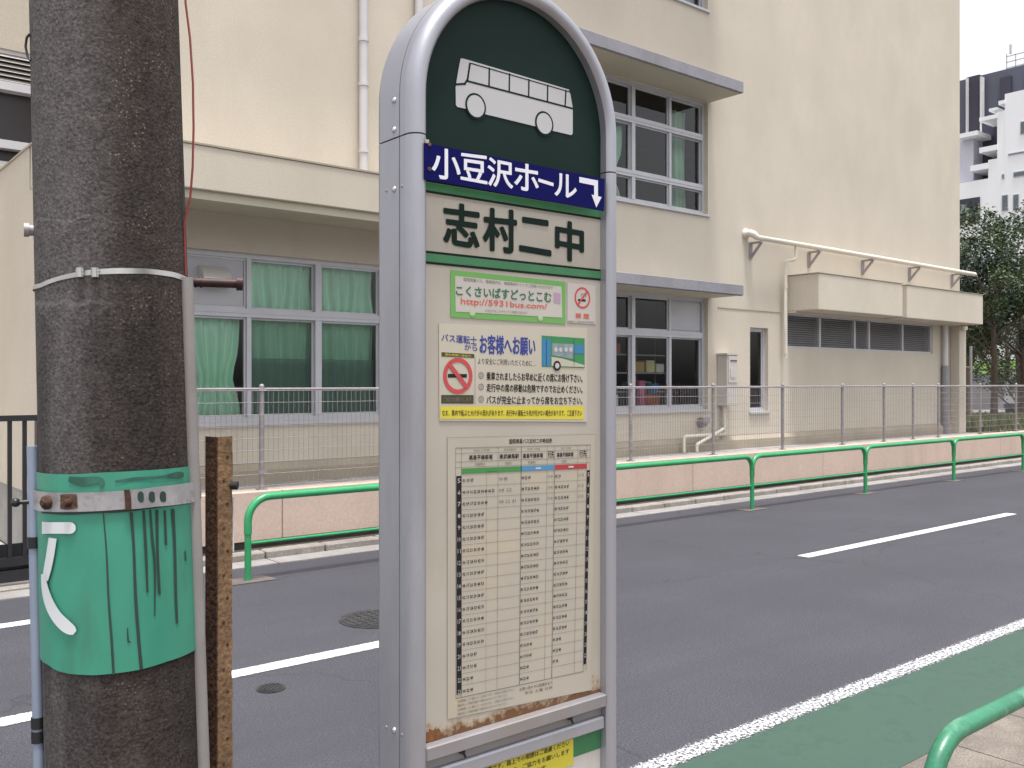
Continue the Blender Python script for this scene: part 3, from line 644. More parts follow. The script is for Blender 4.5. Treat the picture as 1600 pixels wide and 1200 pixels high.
# things fixed to or standing by the wall
t = thing('meter_cabinet', (11.8, 9.2, 1.23), 'tall beige meter cabinet on the wall beside the narrow window', 'cabinet')
m = MB(); m.cbox(11.68, 11.94, 9.0, 9.198, 1.24, 2.03, .008); m.box(11.66, 11.96, 8.985, 9.198, 2.031, 2.06); m.build('body', M['cabinet'], t)
m = MB(); m.cbox(11.70, 11.92, 8.988, 8.999, 1.60, 2.01, .003); m.box(11.74, 11.86, 8.98, 8.987, 1.68, 1.82); m.build('door', M['cabinet'], t)
m = MB(); m.box(11.74, 11.90, 8.981, 8.9875, 1.935, 1.95); m.build('slot', M['dark'], t)
t = MB(); t.tube([(11.80, 9.13, 1.235), (11.80, 9.13, .82), (11.78, 9.13, .80), (10.75, 9.05, .80), (10.72, 9.05, .78), (10.72, 9.05, .56)], .026, 10)
t.tube([(11.74, 9.1, 1.235), (11.74, 9.1, .90), (11.72, 9.1, .88), (11.0, 9.02, .68), (10.98, 9.02, .66), (10.98, 9.02, .56)], .026, 10)
t.build('gas_pipe', M['cream_paint'], label='cream painted pipes running down from the meter cabinet to the ground', cat='pipe')

# things seen through the right ground floor window
def storage(name, fn, mt, label, cat):
    m = MB(); fn(m); m.build(name, mt, label=label, cat=cat)
MB().box(8.9, 11.3, 9.50, 9.85, .66, 1.17).build('counter', mat('counter wood', (.50, .48, .45), .6), label='pale counter below the sill inside the lower right window', cat='counter')
sh = thing('shelf_rack', (10.6, 9.98, .65), 'shelf rack of goods inside the lower right window', 'shelf')
m = MB()
for z in (1.45, 1.74, 2.02, 2.3): m.box(9.75, 11.30, 9.88, 10.12, z, z + .02)
m.build('shelf', mat('shelf board', (.40, .42, .42), .6), sh)
m = MB()
for x in (9.76, 10.3, 10.85, 11.28): m.box(x, x + .02, 10.13, 10.15, .65, 2.4)
m.build('upright', M['galv'], sh)
def bx(x0, x1, z0, z1): return lambda m: m.cbox(x0, x1, 9.89, 10.08, z0, z1, .012)
for nm, fn, col, lab, cat in (
    ('storage_box', bx(10.55, 10.78, 1.761, 1.93), (.62, .40, .16), 'tan cardboard box on the shelf behind the window glass', 'box'),
    ('storage_box', bx(10.82, 11.02, 1.761, 1.95), (.80, .70, .36), 'cream yellow box on the shelf behind the window glass', 'box'),
    ('storage_box', bx(11.05, 11.24, 1.761, 1.90), (.8, .78, .66), 'whitish box at the end of the shelf behind the glass', 'box'),
    ('storage_box', bx(9.85, 10.25, 2.041, 2.2), (.55, .14, .10), 'dull red box on the upper shelf behind the window', 'box'),
    ('storage_box', bx(10.45, 10.95, 1.471, 1.62), (.14, .32, .22), 'dark green crate on the lower shelf behind the window', 'crate')):
    storage(nm, fn, mat(nm + lab[:8], col, .6), lab, cat)
def tub(x, y, z, r, h, n=20):
    def f(m):
        m.tube([(x, y, z), (x, y, z + h * .5), (x, y, z + h)], r, n, rs=[r * .78, r * .95, r]); m.tube([(x, y, z + h * .93), (x, y, z + h)], r * 1.06, n)
    return f
storage('plastic_tub', tub(10.66, 9.66, 1.171, .14, .25), mat('orange plastic', (.85, .20, .05), .4), 'orange plastic tub on the counter behind the window', 'tub')
storage('plastic_tub', tub(10.72, 9.70, 1.43, .11, .16), mat('blue plastic', (.03, .30, .70), .4), 'blue plastic bowl stacked above the orange tub', 'bowl')
storage('plastic_tub', tub(10.42, 9.66, 1.171, .085, .46), mat('pink plastic', (.85, .20, .42), .4), 'tall pink plastic container left of the orange tub', 'tub')
storage('notice_sheet', lambda m: m.box(9.42, 9.64, 9.36, 9.365, 1.27, 1.43), mat('white sheet', (.75, .80, .82), .6), 'white paper sheet standing on the sill inside the lower right window', 'paper')

# ------------------------------------------------------------------ black gate at the far left
t = thing('sliding_gate', (1.8, 8.08, 0), 'black metal bar gate beside the building at the left edge', 'gate')
m = MB(); m.box(-4, 1.80, 8.05, 8.11, 1.30, 1.345); m.build('top_rail', M['black'], t)
m = MB(); m.box(-4, 1.76, 8.05, 8.11, .17, .235); m.box(-4, 1.76, 8.04, 8.12, .05, .14); m.build('bottom_rail', M['black'], t)
for i in range(26):
    x = 1.66 - i * .105; MB().box(x - .015, x + .015, 8.065, 8.095, .236, 1.299).build('bar', M['black'], t)
m = MB(); m.box(1.74, 1.80, 8.04, 8.12, .03, 1.299); m.build('end_post', M['black'], t)
m = MB(); m.box(-4, 1.73, 8.15, 8.17, .04, .33); m.build('kick_plate', M['dark'], t)

# ------------------------------------------------------------------ concrete utility pole
PX, PY = .623, 2.14
dl = math.hypot(PX, PY); TC = (-PX / dl, -PY / dl); RG = (PY / dl, -PX / dl)
def p_axis(Z): s = -.0275 * (Z - 1.6); return PX + RT[0] * s, PY + RT[1] * s
def p_rad(Z): return .157 - (Z - 1.6) / 150
def pp(phi, Z, dr=0):
    a = p_axis(Z); r = p_rad(Z) + dr; c, s = math.cos(phi), math.sin(phi)
    return a[0] + r * (c * TC[0] + s * RG[0]), a[1] + r * (c * TC[1] + s * RG[1]), Z
def p_phi(px, py):
    lo, hi = -1.45, 1.45                      # angle round the pole whose surface point shows at this column
    for _ in range(40):
        mid = (lo + hi) / 2; Z = p_z(mid, py); x, y, _z = pp(mid, Z)
        u = 800 + FPX * (x * RT[0] + y * RT[1]) / (x * FW[0] + y * FW[1])
        if u < px: lo = mid
        else: hi = mid
    return mid
def p_z(phi, py):
    Z = 1.6
    for _ in range(4):
        x, y, _z = pp(phi, Z); Z = H - (py - CY) * (x * FW[0] + y * FW[1]) / FPX
    return Z
U = thing('utility_pole', (PX, PY, 0), 'thick dark concrete utility pole wrapped in green sheet at left', 'utility pole')
m = MB(); n = 64; rows = [(-.1 + i * .25) for i in range(40)]
vs = []
for Z in rows:
    for k in range(n): vs.append(pp(2 * math.pi * k / n, Z))
m.add(vs, [(i * n + k, i * n + (k + 1) % n, (i + 1) * n + (k + 1) % n, (i + 1) * n + k) for i in range(len(rows) - 1) for k in range(n)], 0, True)
m.add(vs[-n:], [tuple(range(n))])
m.build('shaft', M['pole'], U)
def wrap_band(m, p0, p1, ftop, fbot, dr, mi=0, n=48, rows=2, wrinkle=0):
    vs = []
    for j in range(rows):
        for i in range(n + 1):
            ph = p0 + (p1 - p0) * i / n; a, b = ftop(ph), fbot(ph)
            d = dr + (wrinkle * (math.sin(ph * 9) * math.sin(j * .9 + ph * 3)) if wrinkle else 0)
            vs.append(pp(ph, a + (b - a) * j / (rows - 1), d))
    m.add(vs, [(j * (n + 1) + i, (j + 1) * (n + 1) + i, (j + 1) * (n + 1) + i + 1, j * (n + 1) + i + 1) for j in range(rows - 1) for i in range(n)], mi, True)
def curve(pts):                               # photograph (column,row) pairs along an edge -> height as a function of the angle
    q = sorted((p_phi(*p), p_z(p_phi(*p), p[1])) for p in pts)
    def f(ph):
        if ph <= q[0][0]: return q[0][1]
        for (a, za), (b, zb) in zip(q, q[1:]):
            if ph <= b: return za + (zb - za) * (ph - a) / (b - a)
        return q[-1][1]
    return f
wtop = curve([(70, 739), (110, 741), (160, 738), (220, 735), (288, 729)]); wbot = curve([(78, 1038), (90, 1046), (110, 1052), (150, 1054), (220, 1045), (260, 1033), (296, 1019)])
m = MB(); wrap_band(m, -2.0, 1.5, wtop, wbot, .004, n=80, rows=16, wrinkle=.0006)
wr = m.build('wrap_sheet', M['wrap'], U)
def ribbon(m, pts, dr, mi=0):                # stroke on the pole: (column,row,half width in columns)
    L = []; Rr = []; n0 = len(pts); P_ = pts; pts = []
    for i in range(n0 - 1):
        p0, p1, p2, p3 = P_[max(0, i - 1)], P_[i], P_[i + 1], P_[min(n0 - 1, i + 2)]
        for q in range(5):
            t = q / 5; pts.append(tuple(.5 * (2 * b + (c - a) * t + (2 * a - 5 * b + 4 * c - d) * t * t + (3 * b - a - 3 * c + d) * t ** 3) for a, b, c, d in zip(p0, p1, p2, p3)))
    pts.append(P_[-1])
    for i, (px, py, hw) in enumerate(pts):
        a = pts[max(0, i - 1)]; b = pts[min(len(pts) - 1, i + 1)]; dx, dy = b[0] - a[0], b[1] - a[1]; l = math.hypot(dx, dy) or 1
        for lst, s in ((L, 1), (Rr, -1)):
            x, y = px - dy / l * hw * s, py + dx / l * hw * s
            ph = p_phi(x, y); lst.append(pp(ph, p_z(ph, y), dr))
    n = len(pts); m.add(L + Rr, [(i, i + 1, n + i + 1, n + i) for i in range(n - 1)], mi, True)
m = MB()
ribbon(m, [(72, 824, 9.5), (84, 824, 9), (100, 824, 9), (114, 824, 9), (119, 824, 7), (122, 824, 3)], .0085)
ribbon(m, [(88, 840, 6), (84, 868, 6), (80, 890, 5.5), (77, 906, 4)], .0085)
ribbon(m, [(74, 896, 3), (77, 918, 5), (83, 940, 7), (93, 960, 8.5), (106, 975, 9.5), (116, 983, 8), (121, 987, 4)], .0090)
m.build('white_marking', M['wrap_white'], wr)
m = MB()
for pts in ([(162, 800, .8), (167, 860, 1.2), (170, 930, 1.5), (175, 1000, 2), (178, 1053, 1.6)], [(204, 800, 2.5), (208, 850, 2), (211, 930, 2.4), (216, 1000, 2.4), (220, 1045, 2.6)],  # shading of the sheet's folds painted as dark strokes among the drips
            [(223, 797, 2), (226, 850, 2.2), (229, 925, 1.6)], [(233, 796, 1.6), (236, 840, 2), (240, 885, 1.8), (240, 962, .8)], [(243, 796, 2.4), (244, 860, 2), (247, 928, 2.2)],
            [(255, 797, 1.6), (257, 851, 1.8)], [(267, 795, 2.6), (270, 850, 2), (272, 930, 2), (274, 974, 1.6)], [(199, 980, .8), (200, 1000, 1.4), (204, 1002, .8)], [(286, 860, .8), (287, 876, 1)]):
    ribbon(m, pts, .0058)
m.build('drip_and_fold_shade', M['drip_shade'], wr)
m = MB()
for pts in ([(110, 748, 4), (130, 752, 7), (157, 750, 5), (160, 760, 3)], [(180, 752, 1.5), (210, 748, 2.5), (250, 745, 2), (275, 742, 5), (284, 742, 3)]):
    ribbon(m, pts, .0057)
m.build('dirt_and_shade_smear', mat('dirty green', (.03, .12, .085), .7, var=.4, vs=30), wr)
st, sb = curve([(70, 767), (110, 769), (190, 766), (240, 759), (292, 752)]), curve([(70, 798), (110, 799), (190, 795), (240, 790), (292, 784)])
m = MB(); wrap_band(m, -1.8, .22, st, sb, .010, rows=3); wrap_band(m, .13, 1.5, lambda p: st(p) - .001, lambda p: sb(p) - .001, .013, rows=3)
s = m.build('steel_strap', M['strap'], U)
m = MB()
for px in (217, 233, 249):
    ribbon(m, [(px, 767, 1.5), (px, 770, 4), (px, 776, 4.5), (px + .5, 781, 4), (px, 784, 1.5)], .0135)
m.build('slot', M['drip_shade'], s)
for px, r in ((82, .012), (113, .007)):
    m = MB(); ph = p_phi(px, 784); z = p_z(ph, 784); a = pp(ph, z, .008); b = pp(ph, z, .018); m.tube([a, b, pp(ph, z, .0181), pp(ph, z, .024)], r, 8, rs=[r * 1.25, r * 1.2, r * .7, r * .6])
    m.build('strap_bolt', M['rust_dark'], s)
m = MB(); ribbon(m, [(101, 783, 11), (112, 783, 12), (125, 782, 11)], .0118); m.build('rust_patch', M['rust'], s)
m = MB(); ribbon(m, [(197, 764, 4), (199, 780, 4.5), (199, 796, 4)], .0142); m.build('strap_joint', M['rust_dark'], s)
m = MB(); ribbon(m, [(70, 800, 1.6), (110, 801.5, 2.2), (150, 799.5, 1.8), (190, 797.5, 2.2), (240, 792, 1.6), (290, 786, 1.2)], .0064); m.build('dirt_and_shade_smear', M['drip_shade'], wr)  # shadow below the strap painted as a dark line
bt, bb = curve([(66, 443), (97, 431), (140, 422), (182, 419), (230, 420), (268, 425), (298, 437)]), curve([(66, 450), (97, 438), (140, 430), (182, 428), (230, 428), (268, 433), (298, 446)])
m = MB(); wrap_band(m, -3.1, 3.1, bt, bb, .004, n=90, rows=3); b1 = m.build('steel_band', M['steel'], U)
m = MB()
for px, w_ in ((128, 10), (150, 9)):
    ph = p_phi(px, 426); z = p_z(ph, 427)
    for q in (-1, 1): m.tube([pp(ph - .045, z + q * .0035, .009), pp(ph + .045, z + q * .0035, .009)], .0036, 6)
    m.tube([pp(ph, z - .009, .008), pp(ph, z + .010, .008)], .008, 8)
m.build('buckle', M['steel'], b1)
# plastic cover strip, wire, step bolt, pale blue strip
def strip(phi, z0, z1, r, dr): return [pp(phi, z0 + (z1 - z0) * i / 20, dr) for i in range(21)]
m = MB(); m.tube(strip(1.16, .02, 1.832, .0, .006), .0145, 14); m.build('cable_cover', M['conduit'], U)
m = MB(); m.tube(strip(1.42, .02, 1.50, .0, .004), .006, 8); m.build('cable', M['rust'], U)
wp = []
for px, py in ((286, -300), (288, -60), (290, 5), (297, 60), (301.5, 130), (302.5, 200), (301, 262), (297, 312), (288, 350), (284, 390), (283, 430)):
    Z = H - (py - CY) * 2.06 / FPX; a = p_axis(Z); r = p_rad(Z)
    phi = 1.22; lat = (px - 800) / FPX
    # distance out from the axis that reaches this column
    lo, hi = .1, .4
    for _ in range(30):
        mid = (lo + hi) / 2; x = a[0] + mid * (math.cos(phi) * TC[0] + math.sin(phi) * RG[0]); y = a[1] + mid * (math.cos(phi) * TC[1] + math.sin(phi) * RG[1])
        if (x * RT[0] + y * RT[1]) / (x * FW[0] + y * FW[1]) < lat: lo = mid
        else: hi = mid
    mid = max(mid, r + .002)
    wp.append((a[0] + mid * (math.cos(phi) * TC[0] + math.sin(phi) * RG[0]), a[1] + mid * (math.cos(phi) * TC[1] + math.sin(phi) * RG[1]), Z))
m = MB(); m.tube(wp, .0026, 8); m.build('red_wire', M['red_wire'], U)
z = 1.828; m = MB(); m.cyl(pp(1.5, z, -.02), pp(1.5, z, .115), .0105, 14); m.cyl(pp(1.5, z, .105), pp(1.5, z, .119), .016, 14)
for q in range(1, 4): m.cyl(pp(1.5, z, .012 * q - .01), pp(1.5, z, .012 * q - .006), .0125, 12)
m.build('step_bolt', M['bolt'], U)
m = MB(); r0 = strip(-1.62, .02, 1.464, 0, .011); m.tube(r0, .0115, 14); bs = m.build('pale_strip', M['blue_strip'], U)
for z in (1.258, .872, .842):
    m = MB(); q0 = pp(-1.62, z - .012, .011); q1 = pp(-1.62, z + .012, .011); m.cyl(q0, q1, .0145, 12); m.build('clip', M['black'], bs)
m = MB(); q0 = pp(-1.6, 1.345, .0); q1 = pp(-1.6, 1.345, .045); m.cyl(q0, q1, .005, 8); m.ball(q1, .010, n=6); m.build('side_bolt', M['black'], U)
m = MB(); m.cyl(pp(-1.5, 1.925, -.01), pp(-1.5, 1.925, .016), .012, 10); m.cyl(pp(-1.5, 1.925, .008), pp(-1.5, 1.925, .018), .016, 6); m.build('side_bolt', M['galv'], U)
m = MB(); m.tube([pp(-1.32, 2.335, .002), pp(-1.36, 2.328, .007), pp(-1.38, 2.31, .009), pp(-1.37, 2.29, .006), pp(-1.33, 2.28, .002)], .0025, 8); m.build('wire_loop', M['black'], U)

# rusty perforated angle post beside the pole
ax, ay = .832, 2.095; T = thing('steel_angle_post', (ax, ay, 0), 'rusty perforated steel angle post right of the utility pole', 'post')
def vadd(p, d, s): return (p[0] + d[0] * s, p[1] + d[1] * s)
dL = (-RT[0] * .74 + FW[0] * .67, -RT[1] * .74 + FW[1] * .67); dR = (RT[0] * .48 + FW[0] * .88, RT[1] * .48 + FW[1] * .88)
def flange(d, inward, ln, mi_, holes):
    m = MB(); nz = 60; zt = 1.474; c0 = (ax, ay); rr = random.Random(3)
    ed = [ln + rr.uniform(-.003, .001) for _ in range(nz + 1)]
    vs = []
    for i in range(nz + 1):
        z = .01 + (zt - .01) * i / nz; ln_ = ed[i] if holes else ln
        for p in (c0, vadd(c0, d, ln_), vadd(vadd(c0, d, ln_), inward, .004), vadd(c0, inward, .004)): vs.append((p[0], p[1], z - .02 * ax * 0))
    for i in range(nz):
        for k in range(4): m.add([], []); m.f.append([i * 4 + k, i * 4 + (k + 1) % 4, (i + 1) * 4 + (k + 1) % 4, (i + 1) * 4 + k]); m.m.append(0); m.smooth.append(False)
    m.v = vs; m.f += [[3, 2, 1, 0], [nz * 4 + k for k in range(4)]]; m.m += [0, 0]; m.smooth += [False, False]
    return m
flange(dL, dR, .05, 0, False).build('flange', M['rust'], T)
fr = flange(dR, dL, .05, 0, True).build('flange', M['rust_light'], T)
m = MB(); nrm = (dR[1], -dR[0])
if nrm[0] * -FW[0] + nrm[1] * -FW[1] < 0: nrm = (-nrm[0], -nrm[1])
for i in range(26):
    z = .05 + i * .055; c0 = vadd((ax, ay), dR, .026 + (.008 if i % 2 else -.004)); a = vadd(c0, nrm, .0006); b = vadd(c0, nrm, -.003)
    m.cyl((b[0], b[1], z), (a[0], a[1], z), .0042, 10)
m.build('hole', M['rust_dark'], fr)
m = MB(); c0 = vadd((ax, ay), dR, .045); m.cyl((c0[0], c0[1], 1.358), (c0[0] + RT[0] * .016, c0[1] + RT[1] * .016, 1.358), .010, 8); m.build('bolt', M['dark'], T)
m = MB(); c0 = vadd((ax, ay), dR, .055); m.box(c0[0] - .004, c0[0], c0[1], c0[1] + .012, 1.20, 1.33); m.build('white_strip', M['wrap_white'], T)

# ------------------------------------------------------------------ bus stop sign
YF = 1.215                                    # plane of the sign face
def F(px, py, y=YF): return on_y(px, py, y)
XL, XR = F(657, 598)[0], F(938.5, 598)[0]; XC = (XL + XR) / 2; RI = (XR - XL) / 2; ZS = 2.245 - RI
S = thing('bus_stop_sign', (XC, YF + .04, 0), 'arched aluminium bus stop sign with dark green top and timetable', 'bus stop sign')
def arch(z_from, z_to=None, n=40):            # path round the sign: centre point and outward normal
    pts = []
    if z_to is not None:                      # only the arch part
        pts.append(((XL, z_to), (-1, 0)))
        a0 = 0
    pts.append(((XL, ZS), (-1, 0)))
    for i in range(1, n):
        a = math.pi - math.pi * i / n; pts.append(((XC + RI * math.cos(a), ZS + RI * math.sin(a)), (math.cos(a), math.sin(a))))
    pts.append(((XR, ZS), (1, 0)))
    if z_to is not None: pts.append(((XR, z_to), (1, 0)))
    return pts
LW = .029
prof = [(0.0, YF + .004), (0.0, YF - .014), (.003, YF - .0195), (.008, YF - .022), (.014, YF - .0225), (.020, YF - .0205), (.0255, YF - .015), (.0285, YF - .008), (LW, YF + .000), (LW, YF + .0135),
        (LW - .003, YF + .0138), (LW - .003, YF + .0162), (LW, YF + .0165), (LW, YF + .074), (LW - .002, YF + .080), (LW - .008, YF + .083), (0.0, YF + .084)]
def sweep(path, caps=True):
    m = MB(); n = len(prof); vs = [(c[0] + nr[0] * o, y, c[1] + nr[1] * o) for (c, nr) in path for (o, y) in prof]
    for a, b in ((0, 1), (1, 8), (8, 9), (9, 10), (10, 11), (11, 12), (12, 13), (13, 15), (15, 16)):
        k = b - a + 1; sub = [(c[0] + nr[0] * o, y, c[1] + nr[1] * o) for (c, nr) in path for (o, y) in prof[a:b + 1]]
        m.add(sub, [(i * k + q, i * k + q + 1, (i + 1) * k + q + 1, (i + 1) * k + q) for i in range(len(path) - 1) for q in range(k - 1)], 0, True)
    m.add(vs[:n], [tuple(range(n))]); m.add(vs[-n:], [tuple(reversed(range(n)))])
    return m
ZJ = 1.984
af = sweep(arch(None, ZJ + .0012)).build('arch_frame', M['alu_frame'], S)
for x, nr in ((XL, -1), (XR, 1)):
    m = sweep([((x, .35), (nr, 0)), ((x, .9), (nr, 0)), ((x, 1.5), (nr, 0)), ((x, ZJ - .0012), (nr, 0))])
    m.build('side_frame', M['alu_frame'], S)
m = MB(); m.box(XL - LW + .004, XR + LW - .004, YF + .03, YF + .07, .40, ZS); m.build('core', M['dark'], S)
# bolts
m = MB(); xs = XL - LW
for px, py in ((616, 157), (616, 203), (616, 296), (616, 1141)):
    Y = xs / ray(px)[0] * ray(px)[1]; z = on_y(px, py, Y)[1]; m.ball((xs, Y, z), .0052, (.7, 1, 1), 6)
m.build('rivet', M['rivet'], S)
m = MB()
for px, py in ((628, 291), (604, 298), (604, 1136), (628, 1148)):
    Y = xs / ray(px)[0] * ray(px)[1]; z = on_y(px, py, Y)[1]; m.ball((xs + .001, Y, z), .0032, (.8, 1, 1), 5)
m.build('rivet', M['alu_dark'], S)
m = MB(); m.cyl((XC + .035, YF + .04, ZS + RI + .02), (XC + .035, YF + .04, ZS + RI + .055), .012, 12); m.build('top_bolt', M['galv'], S)
# header and main face plates
m = MB(); a = [(XL + .0005, 1.922), (XR - .0005, 1.922), (XR - .0005, ZS)] + [(XC + (RI - .0005) * math.cos(math.pi * i / 40), ZS + (RI - .0005) * math.sin(math.pi * i / 40)) for i in range(1, 40)] + [(XL + .0005, ZS)]
m.poly(a, YF, 0, .01); hd = m.build('header_plate', M['dark_green'], S)
m = MB(); m.poly([(XL + .0005, 1.033), (XR - .0005, 1.033), (XR - .0005, 1.9215), (XL + .0005, 1.9215)], YF, 0, .01); fc = m.build('face_plate', M['face'], S)

# flat artwork: every layer half a millimetre in front of the one below
E_ = .00035
_tc = {}
def glyphs(s, bold=0.0, res=3):
    key = (s, bold, res)
    if key not in _tc:
        c = bpy.data.curves.new('tmp', 'FONT'); c.body = s; c.offset = bold; c.resolution_u = res; c.fill_mode = 'FRONT'
        o = bpy.data.objects.new('tmp', c); C.objects.link(o)
        dg = bpy.context.evaluated_depsgraph_get(); dg.update(); me = bpy.data.meshes.new_from_object(o.evaluated_get(dg))
        v = [(p.co.x, p.co.y) for p in me.vertices]; f = [tuple(p.vertices) for p in me.polygons]
        bpy.data.objects.remove(o); bpy.data.curves.remove(c); bpy.data.meshes.remove(me)
        x0 = min(p[0] for p in v); x1 = max(p[0] for p in v); y0 = min(p[1] for p in v); y1 = max(p[1] for p in v)
        _tc[key] = ([((p[0] - x0) / (x1 - x0), (p[1] - y0) / (y1 - y0)) for p in v], f)
    return _tc[key]
class Art:                                    # collects coloured flat shapes on one plane
    def __init__(s, y, mats): s.m = MB(); s.y = y; s.mats = mats; s.names = {k: i for i, k in enumerate(mats)}
    def poly(s, pts, mt, ly=1): s.m.poly(list(pts), s.y - E_ * ly, s.names[mt]); return s
    def line(s, p, q, wd, mt, ly=2):
        dx, dz = q[0] - p[0], q[1] - p[1]; l = math.hypot(dx, dz); nx, nz = -dz / l * wd / 2, dx / l * wd / 2
        return s.poly([(p[0] + nx, p[1] + nz), (p[0] - nx, p[1] - nz), (q[0] - nx, q[1] - nz), (q[0] + nx, q[1] + nz)], mt, ly)
    def disc(s, c, r, mt, ly=2, n=32): return s.poly([(c[0] + r * math.cos(2 * math.pi * i / n), c[1] + r * math.sin(2 * math.pi * i / n)) for i in range(n)], mt, ly)
    def ring(s, c, r0, r1, mt, ly=2, n=36):
        vs = [(c[0] + r * math.cos(2 * math.pi * i / n), s.y - E_ * ly, c[1] + r * math.sin(2 * math.pi * i / n)) for r in (r0, r1) for i in range(n)]
        s.m.add(vs, [(i, n + i, n + (i + 1) % n, (i + 1) % n) for i in range(n)], s.names[mt]); return s
    def text(s, txt, x0, x1, z0, z1, mt, bold=0.0, ly=2, fn=None, res=2):
        v, f = glyphs(txt, 0.0, res); fn = fn or (lambda u, t: (x0 + (x1 - x0) * u, z0 + (z1 - z0) * t))
        (xa, za), (xb, zb) = fn(0, 0), fn(0, 1); d = bold * math.hypot(xb - xa, zb - za)      # stroke thickening as shifted copies
        k = 0 if not bold else (10 if res > 3 else 4)
        for q in range(k + 1):
            ox, oz = (0, 0) if q == 0 else (d * math.cos(2 * math.pi * q / k), d * math.sin(2 * math.pi * q / k))
            vs = []
            for u, t in v: x, z = fn(u, t); vs.append((x + ox, s.y - E_ * ly - q * .00002, z + oz))
            s.m.add(vs, f, s.names[mt])
        return s
    def build(s, name, par): return s.m.build(name, [M[k] for k in s.mats], par)
def zoomA(X, Y, y): return on_y(590 + X / 4.286, Y / 4.286, y)

# bus pictogram
ar = Art(YF - .0008, ['picto', 'dark_green']); Z_ = lambda X, Y: zoomA(X, Y, YF - .0008)
ar.poly([Z_(*p) for p in ((555, 392), (575, 393), (1280, 600), (1292, 640), (1306, 722), (1306, 895), (1296, 905), (1180, 878), (1050, 845), (720, 765), (585, 728), (532, 716), (523, 700), (522, 580), (540, 470))], 'picto', 1)
def zl(p, q, wd): ar.line(Z_(*p), Z_(*q), wd, 'dark_green', 2)
zl((600, 543), (1308, 728), .0032); zl((622, 424), (1290, 617), .0018); zl((618, 421), (600, 540), .0036); zl((600, 534), (580, 566), .0036); zl((584, 562), (520, 566), .0034)
for a, b in (((747, 455), (745, 575)), ((882, 492), (880, 612)), ((1012, 530), (1010, 648)), ((1138, 568), (1136, 684)), ((1260, 604), (1254, 716))): zl(a, b, .0032)
for c, r in ((Z_(655, 712), .0178), (Z_(1114, 828), .0178)):
    ar.disc(c, r + .0035, 'dark_green', 3); ar.disc(c, r, 'picto', 4)
ar.build('bus_pictogram', hd)
# navy destination strip on its own bracket
ar = Art(YF - .0255, ['navy_blue', 'txt_white', 'alu_dark']); f = lambda px, py: on_y(px, py, YF - .0255)
x0, zt = f(664, 223); zb = f(664, 279.5)[1]; x1 = f(945, 279)[0]; zt2 = f(945, 279.5)[1]; zb2 = f(940, 329)[1]
ar.m.poly([(x0, zt), (x1, zt2), (x1 - .002, zb2), (x0, zb)], YF - .0255, 0, .003)
def q4(px0, py0a, py0b, px1, py1a, py1b):    # text box from its left (top,bottom) and right (top,bottom) rows
    (xa, za), (_, zb_) = f(px0, py0a), f(px0, py0b); (xb, zc), (_, zd) = f(px1, py1a), f(px1, py1b)
    return lambda u, t: (xa + (xb - xa) * u, (zb_ + (za - zb_) * t) * (1 - u) + (zd + (zc - zd) * t) * u)
g2 = lambda X, Y: (590 + X / 4.324, 210 + Y / 4.324)
for ch, (X0, X1, Ya, Yb, Yc, Yd) in (('小', (368, 556, 92, 288, 110, 318)), ('豆', (562, 738, 128, 302, 150, 335)), ('沢', (745, 912, 155, 345, 190, 365)), ('ホ', (925, 1085, 190, 365, 215, 395)), ('ル', (1196, 1342, 258, 410, 285, 438))):
    a = g2(X0, Ya); b = g2(X0, Yb); c = g2(X1, Yc); d = g2(X1, Yd)
    ar.text(ch, 0, 1, 0, 1, 'txt_white', .022, 1, q4(a[0], a[1], b[1], c[0], c[1], d[1]), 6)
P2 = lambda X, Y: f(*g2(X, Y))
ar.line(P2(1085, 308), P2(1188, 340), .0058, 'txt_white', 1)
ar.poly([P2(1362, 287), P2(1488, 312), P2(1488, 425), P2(1462, 420), P2(1462, 345), P2(1362, 325)], 'txt_white', 1); ar.poly([P2(1444, 407), P2(1512, 424), P2(1476, 494)], 'txt_white', 2)
ds = ar.build('destination_strip', S)
m = MB()
for z in (1.968, 1.930): m.box(XL - .006, x0 + .002, YF - .0235, YF - .0225, z - .010, z + .010)
m.box(XL + .001, x0 + .004, YF - .0225, YF - .001, 1.924, 1.976)
m.build('bracket', M['cover'], ds)
m = MB()
for z in (1.968, 1.930): m.cyl((XL - .001, YF - .0235, z), (XL - .001, YF - .027, z), .0032, 8)
m.build('screw', M['rust'], ds)
# stop name and green bands
ar = Art(YF - .0006, ['band_green', 'band_dark', 'ink', 'txt_green', 'face']); f = lambda px, py: on_y(px, py, YF - .001)
for zc in (1.9095, 1.7975):
    ar.poly([(XL + .001, zc - .0062), (XR - .001, zc - .0062), (XR - .001, zc + .0062), (XL + .001, zc + .0062)], 'band_green')
    for q in (-.0085, .0085): ar.poly([(XL + .001, zc + q - .0018), (XR - .001, zc + q - .0018), (XR - .001, zc + q + .0018), (XL + .001, zc + q + .0018)], 'band_dark')
for ch, (X0, X1, Ya, Yb, Yc, Yd) in (('志', (450, 682, 462, 730, 490, 770)), ('村', (718, 935, 500, 772, 520, 805)), ('二', (962, 1168, 560, 782, 590, 818)), ('中', (1205, 1388, 580, 832, 610, 868))):
    a = g2(X0, Ya); b = g2(X0, Yb); c = g2(X1, Yc); d = g2(X1, Yd)
    ar.text(ch, 0, 1, 0, 1, 'band_dark', .036, 2, q4(a[0], a[1], b[1], c[0], c[1], d[1]), 6)
ar.build('stop_name', fc)
